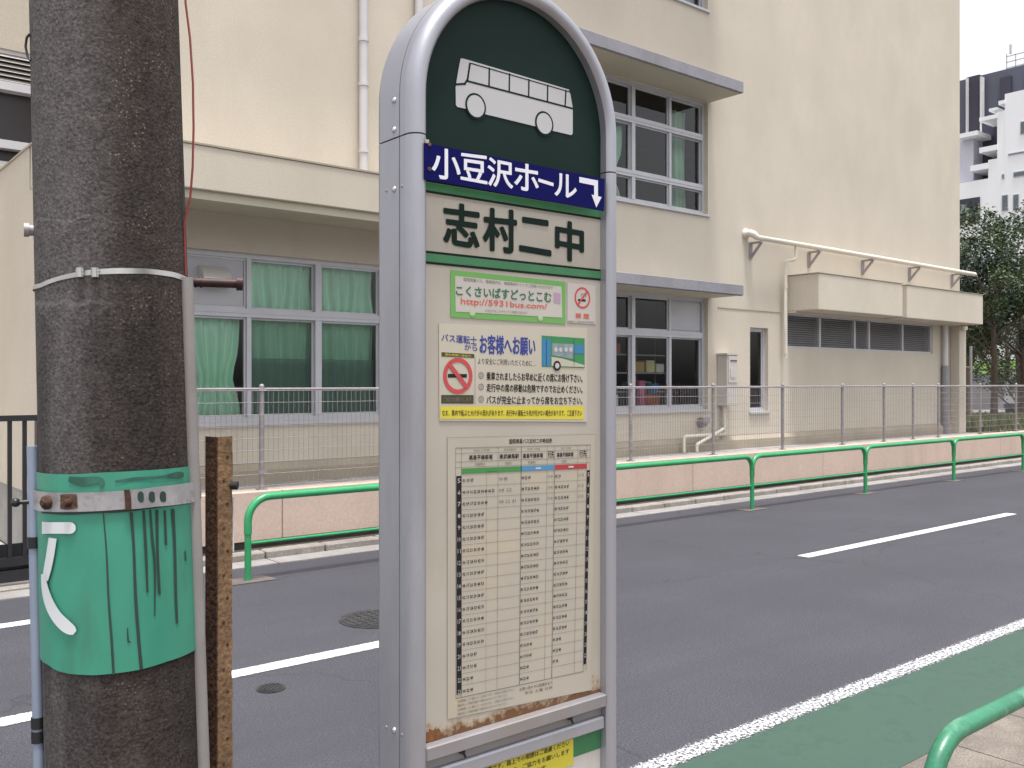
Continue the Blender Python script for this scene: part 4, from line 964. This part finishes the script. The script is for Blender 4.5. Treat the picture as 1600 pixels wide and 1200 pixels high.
# green web sticker
ar = Art(YF - .0006, ['sticker_green', 'sticker', 'txt_green', 'txt_red', 'ink_soft', 'mauve', 'lime_pale'])
M['lime_pale'] = mat('pale green print', (.33, .53, .24), .5, var=.05)
g3 = lambda X, Y: f(700 + X / 6.81, 420 + Y / 6.81)
def q5(X0, Ya, Yb, X1, Yc, Yd, g):
    (xa, za), (_, zb_) = g(X0, Ya), g(X0, Yb); (xb, zc), (_, zd) = g(X1, Yc), g(X1, Yd)
    return lambda u, t: (xa + (xb - xa) * u, (zb_ + (za - zb_) * t) * (1 - u) + (zd + (zc - zd) * t) * u)
ar.poly([g3(28, 10), g3(1250, 140), g3(1250, 590), g3(28, 515)], 'sticker_green', 1)
ar.poly([g3(75, 75), g3(1205, 190), g3(1215, 520), g3(80, 455)], 'sticker', 2)
ar.text('国際興業バス、路線案内を、検索専用サイトでご利用いただけます', 0, 1, 0, 1, 'ink_soft', .0, 3, q5(165, 92, 132, 1115, 185, 222, g3), 1)
ar.text('こくさいばすどっとこむ', 0, 1, 0, 1, 'txt_green', .030, 3, q5(85, 178, 280, 1095, 250, 358, g3), 4)
ar.text('http://5931bus.com/', 0, 1, 0, 1, 'txt_red', .024, 3, q5(135, 308, 395, 1050, 375, 445, g3), 3)
ar.text('バスロケもこのサイトでご利用になれます', 0, 1, 0, 1, 'ink_soft', .0, 3, q5(390, 428, 462, 845, 455, 485, g3), 1)
ar.poly([g3(1122, 252), g3(1196, 262), g3(1196, 375), g3(1122, 362)], 'mauve', 3)
for X, Y in ((255, 470), (980, 520)): ar.disc(g3(X, Y), .0058, 'lime_pale', 3, 20); ar.disc(g3(X, Y), .0036, 'sticker', 4, 20)
ar.build('web_sticker', fc)
# small no smoking sticker
ar = Art(YF - .0006, ['sticker', 'red_ring', 'ink', 'txt_red', 'ink_soft'])
ar.poly([g3(1270, 145), g3(1570, 175), g3(1570, 590), g3(1270, 570)], 'sticker', 1)
c = g3(1430, 310); ar.ring(c, .0158, .0195, 'red_ring', 2)
ar.line((c[0] - .0125, c[1] - .0135), (c[0] + .0125, c[1] + .0135), .0035, 'red_ring', 3)
ar.poly([(c[0] - .011, c[1] - .0062), (c[0] + .008, c[1] - .0062), (c[0] + .008, c[1] - .0022), (c[0] - .011, c[1] - .0022)], 'ink', 2)
for q in range(5): ar.line((c[0] - .004 + q * .003, c[1] + .002 + .003 * (q % 2)), (c[0] - .002 + q * .003, c[1] + .008), .0012, 'ink_soft', 2)
ar.text('禁 煙', 0, 1, 0, 1, 'txt_red', .03, 2, q5(1355, 470, 525, 1500, 480, 535, g3), 2)
ar.text('路線バス車内及び停留所', 0, 1, 0, 1, 'ink_soft', .0, 2, q5(1280, 548, 568, 1555, 560, 580, g3), 1)
ar.build('no_smoking_sticker', fc)
# notice poster
ar = Art(YF - .0016, ['poster', 'blue_ink', 'ink', 'red_ring', 'yellow', 'olive', 'bus_blue', 'bus_green', 'bus_grey', 'picto', 'ink_soft', 'lime_pale'])
f = lambda px, py: on_y(px, py, YF - .002)
g4 = lambda X, Y: f(640 + X / 4.445, 400 + Y / 4.445)
ar.m.poly([g4(205, 468), g4(1235, 500), g4(1232, 1152), g4(208, 1145)], YF - .0016, 0, .001)
ar.text('バス運転士', 0, 1, 0, 1, 'blue_ink', .022, 1, q5(222, 540, 590, 468, 560, 618, g4), 3)
ar.text('から', 0, 1, 0, 1, 'blue_ink', .022, 1, q5(382, 612, 652, 470, 618, 660, g4), 3)
ar.text('お客様へお願い', 0, 1, 0, 1, 'blue_ink', .024, 1, q5(488, 545, 678, 872, 565, 690, g4), 3)
ar.text('より安全にご利用いただくために…', 0, 1, 0, 1, 'ink', .0, 1, q5(475, 708, 750, 875, 725, 768, g4), 2)
for i, (s_, Ya, Yb, Yc, Yd) in enumerate((('乗車されましたらお早めに近くの席にお掛け下さい。', 805, 862, 822, 880), ('走行中の席の移動は危険ですのでお止めください。', 885, 942, 902, 955), ('バスが完全に止まってから席をお立ち下さい。', 970, 1028, 980, 1032))):
    ar.text(s_, 0, 1, 0, 1, 'ink', .020, 1, q5(535, Ya, Yb, 1200, Yc, Yd, g4), 2)
    c = g4(497, (Ya + Yb) / 2 - 4); ar.ring(c, .0043, .0056, 'ink_soft', 1, 20); ar.ring(c, .0018, .0027, 'ink_soft', 1, 16)
ar.poly([g4(215, 1045), g4(1208, 1042), g4(1208, 1135), g4(215, 1130)], 'yellow', 1)
ar.text('なお、車内で転ぶと大けがの恐れがあります。走行中の運転士も気が付かない場合があります。ご注意下さい', 0, 1, 0, 1, 'olive', .012, 2, q5(226, 1068, 1112, 1195, 1070, 1112, g4), 1)
ar.poly([g4(222, 668), g4(450, 682), g4(450, 708), g4(222, 697)], 'olive', 1); ar.text('車内禁煙に御協力', 0, 1, 0, 1, 'yellow', .0, 2, q5(245, 675, 692, 425, 688, 704, g4), 1)
ar.poly([g4(220, 965), g4(445, 966), g4(445, 1026), g4(220, 1024)], 'olive', 1); ar.text('ご協力お願いします', 0, 1, 0, 1, 'ink_soft', .0, 2, q5(235, 980, 1012, 430, 980, 1012, g4), 1)
c = g4(336, 832); ar.ring(c, .0222, .0292, 'red_ring', 2); ar.line((c[0] - .0175, c[1] + .0185), (c[0] + .0175, c[1] - .0185), .0075, 'red_ring', 3)
ar.poly([(c[0] - .020, c[1] - .003), (c[0] + .018, c[1] - .003), (c[0] + .018, c[1] + .003), (c[0] - .020, c[1] + .003)], 'ink', 1)
ar.poly([g4(918, 552), g4(1216, 572), g4(1216, 778), g4(918, 768)], 'bus_green', 1)
ar.poly([g4(920, 572), g4(978, 576), g4(978, 765), g4(920, 762)], 'bus_blue', 2); ar.poly([g4(990, 606), g4(1138, 612), g4(1138, 716), g4(990, 690)], 'bus_grey', 2); ar.poly([g4(1142, 614), g4(1212, 618), g4(1212, 680), g4(1142, 676)], 'bus_blue', 2)
ar.poly([g4(984, 700), g4(1060, 712), g4(1212, 758), g4(1212, 772), g4(984, 764)], 'poster', 3)
for X in (1015, 1048, 1085, 1118): ar.disc(g4(X, 650), .0042, 'picto', 3, 14)
for X in (948, 1140): ar.line(g4(X, 575), g4(X, 765), .0008, 'ink', 4)
ar.disc(g4(1022, 762), .0088, 'ink', 4, 20); ar.disc(g4(1022, 762), .005, 'picto', 5, 20)
ar.line(g4(455, 700), g4(455, 1030), .0008, 'ink_soft', 1)
ar.build('notice_poster', fc)
# timetable under its clear cover
ar = Art(YF - .0012, ['paper', 'ink', 'grid', 'tt_green', 'tt_blue', 'tt_red', 'ink_soft', 'txt_white', 'cover', 'picto'])
TL, TR_, BR_, BL_ = on_y(711, 700, YF), on_y(921.5, 695, YF), on_y(915, 1048, YF), on_y(711.5, 1091, YF)
def tt(u, v):
    a = (TL[0] + (TR_[0] - TL[0]) * u, TL[1] + (TR_[1] - TL[1]) * u); b = (BL_[0] + (BR_[0] - BL_[0]) * u, BL_[1] + (BR_[1] - BL_[1]) * u)
    return a[0] + (b[0] - a[0]) * v, a[1] + (b[1] - a[1]) * v
ar.m.poly([tt(-.05, -.045), tt(1.045, -.05), tt(1.05, 1.09), tt(-.055, 1.075)], YF - .0012, 0, .0008)
for a, b in (((-.05, -.045), (1.045, -.05)), ((-.05, -.045), (-.055, 1.075)), ((1.045, -.05), (1.05, 1.09))): ar.line(tt(*a), tt(*b), .0012, 'cover', 1)
cols = [0, .039, .291, .458, .654, .712, .898, .973, 1]
def q6(u0, v0, u1, v1): return lambda u, t: tt(u0 + (u1 - u0) * u, v1 + (v0 - v1) * t)
ar.text('国際興業バス志村二中時刻表', 0, 1, 0, 1, 'ink', .012, 1, q6(.37, -.032, .69, -.012), 1)
for v in (0, .022, .056, .078): ar.line(tt(0, v), tt(1, v), .0008 if v else .0016, 'grid', 1)
for c0, c1, k_ in ((.039, .458, 'tt_green'), (.458, .712, 'tt_blue'), (.712, .973, 'tt_red')):
    ar.poly([tt(c0, .083), tt(c1, .083), tt(c1, .104), tt(c0, .104)], k_, 2)
    ar.poly([tt(c0 + (c1 - c0) * .42, .090), tt(c0 + (c1 - c0) * .58, .090), tt(c0 + (c1 - c0) * .58, .098), tt(c0 + (c1 - c0) * .42, .098)], 'picto' if k_ != 'tt_green' else 'tt_green', 3)
for c in cols: ar.line(tt(c, 0), tt(c, 1), .0010, 'grid', 1)
ar.line(tt(.458, 0), tt(.458, 1), .0013, 'ink_soft', 2); ar.line(tt(.712, .104), tt(.712, 1), .0013, 'ink_soft', 2); ar.line(tt(.21, .104), tt(.21, 1), .0006, 'grid', 1); ar.line(tt(0, 1), tt(.98, 1), .0012, 'ink_soft', 1)
for c0, c1, s1, s2 in ((.10, .25, '志村二中発', '高島平操車場'), (.31, .44, '系統案内', '東武練馬駅'), (.48, .62, '志村二中発', '高島平操車場'), (.74, .86, '志村二中発', '高島平操車場')):
    ar.text(s1, 0, 1, 0, 1, 'ink_soft', .0, 2, q6(c0 + .02, .007, c1 - .02, .017), 1); ar.text(s2, 0, 1, 0, 1, 'ink', .02, 2, q6(c0 - .01, .030, c1, .049), 1); ar.text('所要時分', 0, 1, 0, 1, 'ink_soft', .0, 2, q6(c0 + .03, .062, c1 - .05, .074), 1)
for c0, c1 in ((.66, .707), (.91, .968)): ar.text('行先', 0, 1, 0, 1, 'ink', .01, 2, q6(c0, .022, c1, .052), 1)
for c0, c1 in ((.004, .038), (.974, .999)): ar.poly([tt(c0, .112), tt(c1, .112), tt(c1, .985 if c0 < .5 else .97), tt(c0, .985 if c0 < .5 else .97)], 'ink', 2)
rowsN = 19
for h in range(rowsN):
    v0 = .108 + (1 - .108) * h / rowsN; v1 = .108 + (1 - .108) * (h + 1) / rowsN
    if h: ar.line(tt(.039, v0), tt(.973, v0), .0007, 'grid', 1)
    for c0, c1 in ((.011, .031), (.978, .995)): ar.text(str(5 + h), 0, 1, 0, 1, 'picto', .0, 3, q6(c0, v0 + .014, c1, v0 + .032), 1)
    for (c0, cw) in ((.045, .24), (.462, .19), (.717, .18)):
        n = 3 if h == 0 else (9 if h == 1 else 7 if h == 2 else 6) if h < 15 else (4 if h < 17 else 3)
        if c0 > .4 and h in (1, 2): n = 6
        if c0 > .7: n = max(1, n - 1)
        if h == 18 and c0 > .7: continue
        st_ = rnd.randint(1, 8); tx = ' '.join('%02d' % min(59, st_ + q * 55 // max(1, n)) for q in range(n))
        ar.text(tx, 0, 1, 0, 1, 'ink', .026, 2, q6(c0, v0 + .017, c0 + min(cw * .86 if c0 > .4 else cw, n * .0245 * (.9 if c0 > .4 else 1)), v0 + .030), 1)
    if h < 3:
        ar.text('08 22 41'[:2 + 3 * h], 0, 1, 0, 1, 'ink_soft', .0, 2, q6(.296, v0 + .017, .36 + .03 * h, v0 + .030), 1); ar.text('15 35', 0, 1, 0, 1, 'ink_soft', .0, 2, q6(.905, v0 + .017, .95, v0 + .030), 1); ar.text('07 40', 0, 1, 0, 1, 'ink_soft', .0, 2, q6(.659, v0 + .017, .70, v0 + .030), 1)
for i in range(4): ar.text('道路状況により時刻が前後する場合がありますのでご了承ください。' if i % 2 else '交通事情により遅れることがあります。お早めにお待ち下さい。', 0, 1, 0, 1, 'ink_soft', .0, 1, q6(.01, 1.008 + i * .017, .42 - .05 * (i % 2), 1.020 + i * .017), 1)
ar.text('お問い合わせは営業所まで', 0, 1, 0, 1, 'ink_soft', .01, 1, q6(.46, 1.012, .72, 1.026), 1); ar.text('平日 土曜 日祝', 0, 1, 0, 1, 'ink_soft', .01, 1, q6(.50, 1.033, .72, 1.045), 1)
ar.build('timetable', fc)
m = MB()
rr = random.Random(5)
def blob(cx, cz, rx, rz, n=22): return [(cx + rx * math.cos(2 * math.pi * i / n) * rr.uniform(.6, 1.1), max(1.0335, cz + rz * math.sin(2 * math.pi * i / n) * rr.uniform(.5, 1.15))) for i in range(n)]
m.poly(blob(XL + .022, 1.040, .016, .018), YF - .0008)
m.build('rust_patch', M['rust_stain'], fc)
# ledge, recessed strip and lower plate
m = MB(); m.cbox(XL + .0006, XR - .0006, YF - .017, YF + .012, 1.010, 1.0325, .002); m.build('ledge', M['alu_dark'], S)
m = MB(); m.box(XL + .0006, XR - .0006, YF - .003, YF + .010, .992, 1.0095); m.build('recess_strip', M['alu_dark'], S)
m = MB()
for px, py in ((720, 1167), (888, 1116)):
    x, z = on_y(px, py, YF - .003); m.cyl((x, YF - .0028, 1.006), (x, YF - .010, 1.006), .0045, 10); m.tube([(x, YF - .008, 1.006), (x + .002, YF - .011, 1.000), (x + .0045, YF - .010, .996)], .002, 6)
m.build('hook', M['dark'], S)
m = MB(); m.cbox(XL + .0006, XR - .0006, YF - .012, YF + .012, .968, .9915, .003); m.build('ledge', M['alu_frame'], S)
m = MB(); m.poly([(XL + .0006, .40), (XR - .0006, .40), (XR - .0006, .9675), (XL + .0006, .9675)], YF, 0, .01); lp = m.build('lower_plate', mat('lower sign plate', (.50, .47, .44), .4, var=.08, vs=6, stain=(.36, .31, .27), stain_t=.6, stain_s=9, stain_st=(1, 1, .2)), S)
ar = Art(YF - .0006, ['band_green', 'yellow', 'olive'])
ar.poly([(XL + .001, .930), (XR - .001, .930), (XR - .001, .9670), (XL + .001, .9670)], 'band_green', 1)
xy1 = on_y(895, 1150, YF)[0]
ar.poly([(XL + .03, .918), (xy1, .918), (xy1, .9668), (XL + .03, .9668)], 'yellow', 2)
for i, s_ in enumerate(('この停留所は終日禁煙です。路上での喫煙はご遠慮ください', '路線バスの車内は全面禁煙です。ご協力をお願いします', 'お客様のご理解をお願いいたします')):
    ar.text(s_, 0, 1, 0, 1, 'olive', .018, 3, lambda u, t, i=i: (XL + .04 + (xy1 - XL - .05) * u * (1 if i < 2 else .8), .9545 - i * .0145 + .0092 * t), 1)
ar.build('warning_band', lp)
m = MB(); m.cbox(XL - .06, XR + .06, YF - .10, YF + .18, .012, .12, .02); m.build('base_block', M['concrete'], S)
m = MB()
for x in (XL + .02, XR - .02): m.cyl((x, YF + .045, .12), (x, YF + .045, .42), .022, 14)
m.build('support_tube', M['galv'], S)

# ------------------------------------------------------------------ trees, hedge, far things on the right
def tree(x, y, z0, h, cr, ch, seed, label, mats, n=2600, lean=0):
    r = random.Random(seed); t = thing('leafy_tree', (x, y, z0), label, 'tree', 'trees beyond the school fence')
    m = MB(); top = h - ch * .45
    m.tube([(x, y, z0), (x + .05, y, z0 + top * .35), (x + lean * .5, y + .05, z0 + top * .7), (x + lean, y, z0 + top)], .1, 10, rs=[.10, .08, .06, .03])
    limbs = []
    for i in range(14):
        a = r.uniform(0, 6.28); zz = z0 + (h - ch) + r.uniform(-.1, .5) * ch; l = cr * r.uniform(.5, .9)
        e = (x + lean + l * math.cos(a), y + l * math.sin(a), zz + r.uniform(.3, .9)); limbs.append(e)
        m.tube([(x + lean * .6, y, zz - .4), (x + lean * .6 + .5 * l * math.cos(a), y + .5 * l * math.sin(a), zz + .1), e], .03, 6, rs=[.035, .025, .01])
    m.build('trunk', M['bark'], t)
    m = MB(); cl = []
    for i in range(46):
        a = r.uniform(0, 6.28); b = r.uniform(-1, 1); q = r.uniform(.35, 1) ** .5
        cl.append((x + lean + cr * q * math.cos(a) * math.sqrt(1 - b * b * .8), y + cr * q * math.sin(a) * math.sqrt(1 - b * b * .8), z0 + h - ch / 2 + ch / 2 * b * q, r.uniform(.3, .62), r.random()))
    for i in range(n):
        c = cl[i % len(cl)]; d = Vector((r.gauss(0, 1), r.gauss(0, 1), r.gauss(0, .8))).normalized() * c[3] * r.uniform(.5, 1.05)
        p = Vector(c[:3]) + d; u = Vector((r.gauss(0, 1), r.gauss(0, 1), r.gauss(0, .6))).normalized(); v = u.orthogonal().normalized()
        v = (v * math.cos(i) + u.cross(v) * math.sin(i)); s = r.uniform(.035, .075)
        m.add([p - u * s, p + v * s * .45, p + u * s, p - v * s * .45], [(0, 1, 2, 3)], 0 if c[4] < .5 else 1)
    m.build('crown', mats, t)
LM = [M['leaf_d'], M['leaf_m']]
def at(px, dep): dx, dy = ray(px); return dx * dep, dy * dep
for px, dep, h, cr, ch, sd, lb, lean, n in ((1553, 25, 6.0, 1.35, 4.0, 11, 'slim dark tree nearest the corner of the school building', .1, 9000), (1598, 26, 5.9, 1.6, 4.3, 12, 'broad dark tree at the right edge beyond the mesh fence', 0, 12000), (1512, 32, 6.4, 1.7, 4.6, 13, 'dark tree half hidden behind the corner of the building', 0, 9000), (1575, 34, 6.0, 2.4, 5.3, 14, 'dense dark tree filling the gap behind the nearer trees', 0, 11000), (1592, 30, 4.6, 1.7, 3.9, 15, 'low dark tree standing between the slim tree and the right edge', 0, 9000)):
    x, y = at(px, dep); tree(x, y, .5, h, cr, ch, sd, lb, LM, n, lean)
m = MB(); r = random.Random(4)
for i in range(9000):
    px = r.uniform(1495, 1640); dep = r.uniform(20.6, 26.5); x, y = at(px, dep)
    if y < 8.6: continue
    h = r.uniform(.08, .34); a = r.uniform(0, 6.28); b = .02
    m.add([(x - b * math.cos(a), y - b * math.sin(a), .5), (x + b * math.cos(a), y + b * math.sin(a), .5), (x + r.uniform(-.12, .12), y + r.uniform(-.12, .12), .5 + h)], [(0, 1, 2)], 0 if r.random() < .6 else 1)
m.build('ground_cover', [M['leaf_y'], M['leaf_m']], kind='stuff', label='yellowish low plants behind the mesh fence', cat='ground cover')
# site wall with lime band
x, y = at(1550, 38)
t = thing('site_wall', (x, y, .45), 'long grey wall with a lime green top band behind the trees', 'wall')
m = MB(); m.box(x, x + .2, y - 8, y + 6, .45, 1.98); m.build('wall_panel', M['grey_wall'], t)
m = MB(); m.box(x - .05, x + .2, y - 8, y + 6, 1.985, 2.10); m.box(x - .02, x + .2, y - 8, y + 6, 2.16, 2.5); m.build('band', M['lime'], t)
m = MB(); m.box(x - .06, x + .2, y - 8, y + 6, 2.10, 2.155); m.build('dark_trim', M['dark'], t)
x, y = at(1517, 24); MB().tube([(x, y, .5), (x, y, 2.55)], .035, 10).build('metal_pole', M['galv'], label='thin grey metal pole close to the building corner', cat='pole')
x, y = at(1511.5, 23); m = MB(); m.tube([(x, y, .5), (x, y, 1.95)], .06, 10); m.ball((x, y, 1.95), .065, n=5); m.build('timber_post', M['bark'], label='dark timber post right at the building corner', cat='post')
# parked van seen past the trees, only its rear corner in frame
x, y = at(1606, 33); V = thing('parked_van', (x, y, .5), 'pale van with dark rear window parked behind the right hand tree', 'van')
m = MB(); pr = [(-.8, .85), (.8, .85), (.8, 1.25), (.72, 1.85), (.6, 1.98), (-.6, 1.98), (-.72, 1.85), (-.8, 1.25)]
n = len(pr); vs = [(x + d, y + a, z) for d in (0, 3.2) for a, z in pr]
vs = [(x + (.12 if z > 1.3 and i < n else 0), yy, z) if i < n else (xx, yy, z) for i, (xx, yy, z) in enumerate(vs)]
m.add(vs, [tuple(range(n)), tuple(reversed(range(n, 2 * n)))] + [(i, n + i, n + (i + 1) % n, (i + 1) % n) for i in range(n)])
m.build('body', M['white_wall'], V)
m = MB(); m.add([(x - .006, y - .66, 1.42), (x - .006, y + .66, 1.42), (x + .108, y + .60, 1.80), (x + .108, y - .60, 1.80)], [(0, 1, 2, 3)]); m.build('rear_window', M['far_glass'], V)
m = MB(); m.cbox(x - .08, x + .1, y - .8, y + .8, .66, .85, .03); m.build('bumper', M['slate'], V)
m = MB(); m.box(x - .02, x - .005, y - .17, y + .17, 1.02, 1.19); m.build('number_plate', M['white_wall'], V)
for s_ in (-.62, .62):
    for q in (.5, 2.7): m = MB(); m.cyl((x + q, y + s_ - .09, .78), (x + q, y + s_ + .09, .78), .28, 18); m.build('wheel', M['dark'], V)
MB().box(x - 6, x + 12, y - 1.5, y + 3, .49, .502).build('parking_surface', M['concrete'], kind='structure')

# far apartment block, its face looking down the street
AX = 95.0
def ay_(px): dx, dy = ray(px); return dy * AX / dx
def az_(px, py): dx, dy = ray(px); return H - (py - CY) * (AX / dx) / FPX
P = thing('apartment_block', (AX, ay_(1550), 0), 'tall white apartment block with dark slate upper storeys far behind the trees', 'apartment building')
def slab(m, p0, p1, v0, v1, d0=0, d1=8, mi=0):
    q = (AX + d0) / AX; pr_ = max(p0, 1500); zz = lambda v: H + (az_(pr_, v) - H) * q
    m.box(AX + d0, AX + d1, ay_(p1) * q, ay_(p0) * q, max(0, zz(v1)), zz(v0), mi)
m = MB(); slab(m, 1440, 1700, 126, 640, 4, 16); m.build('tower_core', M['slate'], P)
m = MB(); slab(m, 1511, 1530, 121, 400, 3.4, 3.9); slab(m, 1562, 1579, 122, 220, 3.6, 3.99); slab(m, 1600, 1612, 116, 240, 3.5, 3.9); m.build('dark_cladding', M['navy'], P)
m = MB(); slab(m, 1531, 1534, 120, 270, 3.0, 3.6); slab(m, 1509, 1511, 122, 240, 3.0, 3.6); m.build('corner_fin', M['pale_slab'], P)
m = MB(); slab(m, 1570, 1700, 147, 640, 0, 3.99); slab(m, 1558, 1569.9, 175, 640, .01, 3.99); slab(m, 1544, 1557.9, 250, 640, .02, 3.99); slab(m, 1440, 1543.9, 286, 640, 0, 3.99)
m.build('white_wall', M['white_wall'], P)
m = MB()
for p0, p1, v0, v1 in ((1530, 1557.8, 184, 190), (1530, 1557.8, 231, 239), (1516, 1543.8, 259, 268), (1496, 1527, 209, 216), (1560, 1569.5, 158, 164), (1545, 1557.8, 170, 174)): slab(m, p0, p1, v0, v1, -.15, 3.0)
m.build('balcony_slab', M['white_wall'], P)
m = MB(); slab(m, 1530.5, 1557.8, 191, 249, 3.05, 3.3); slab(m, 1526.5, 1543.8, 249.5, 286, 3.05, 3.3); slab(m, 1512, 1526, 269, 286, 2.6, 3.0); m.build('balcony_recess', M['navy'], P)
m = MB(); slab(m, 1490, 1521, 218, 285.5, 1.0, 3.2); m.build('balcony_screen', mat('lavender screen', (.55, .54, .62), .5, var=.04), P)
def win(p0, p1, v0, v1, mt='far_glass'):
    m = MB(); slab(m, p0, p1, v0, v1, -.08, .05); o = m.build('window', M['alu'], P)
    m = MB(); slab(m, p0 + .9, p1 - .9, v0 + .9, v1 - .9, -.10, -.081); m.build('pane', M[mt], o)
win(1565, 1575, 305, 330); win(1582.5, 1592, 304, 329); win(1594, 1604, 190, 210); win(1583, 1606, 269, 277); win(1565, 1569, 272, 279); win(1575, 1606, 240, 243)
m = MB(); slab(m, 1496, 1530.5, 312, 352, -.12, .05); o = m.build('loggia', M['navy'], P)
m = MB(); slab(m, 1500, 1510, 320, 336, -.16, -.121); m.build('pane', M['bus_grey'], o)
m = MB()
for p in (1572, 1586, 1600): slab(m, p, p + 1.2, 84, 117, 6, 6.1)
for v in (88, 97, 106): slab(m, 1572, 1640, v, v + 1.2, 6.0, 6.1)
slab(m, 1577, 1580, 70, 84, 6, 6.2)
m.build('roof_railing', M['pale_slab'], P)
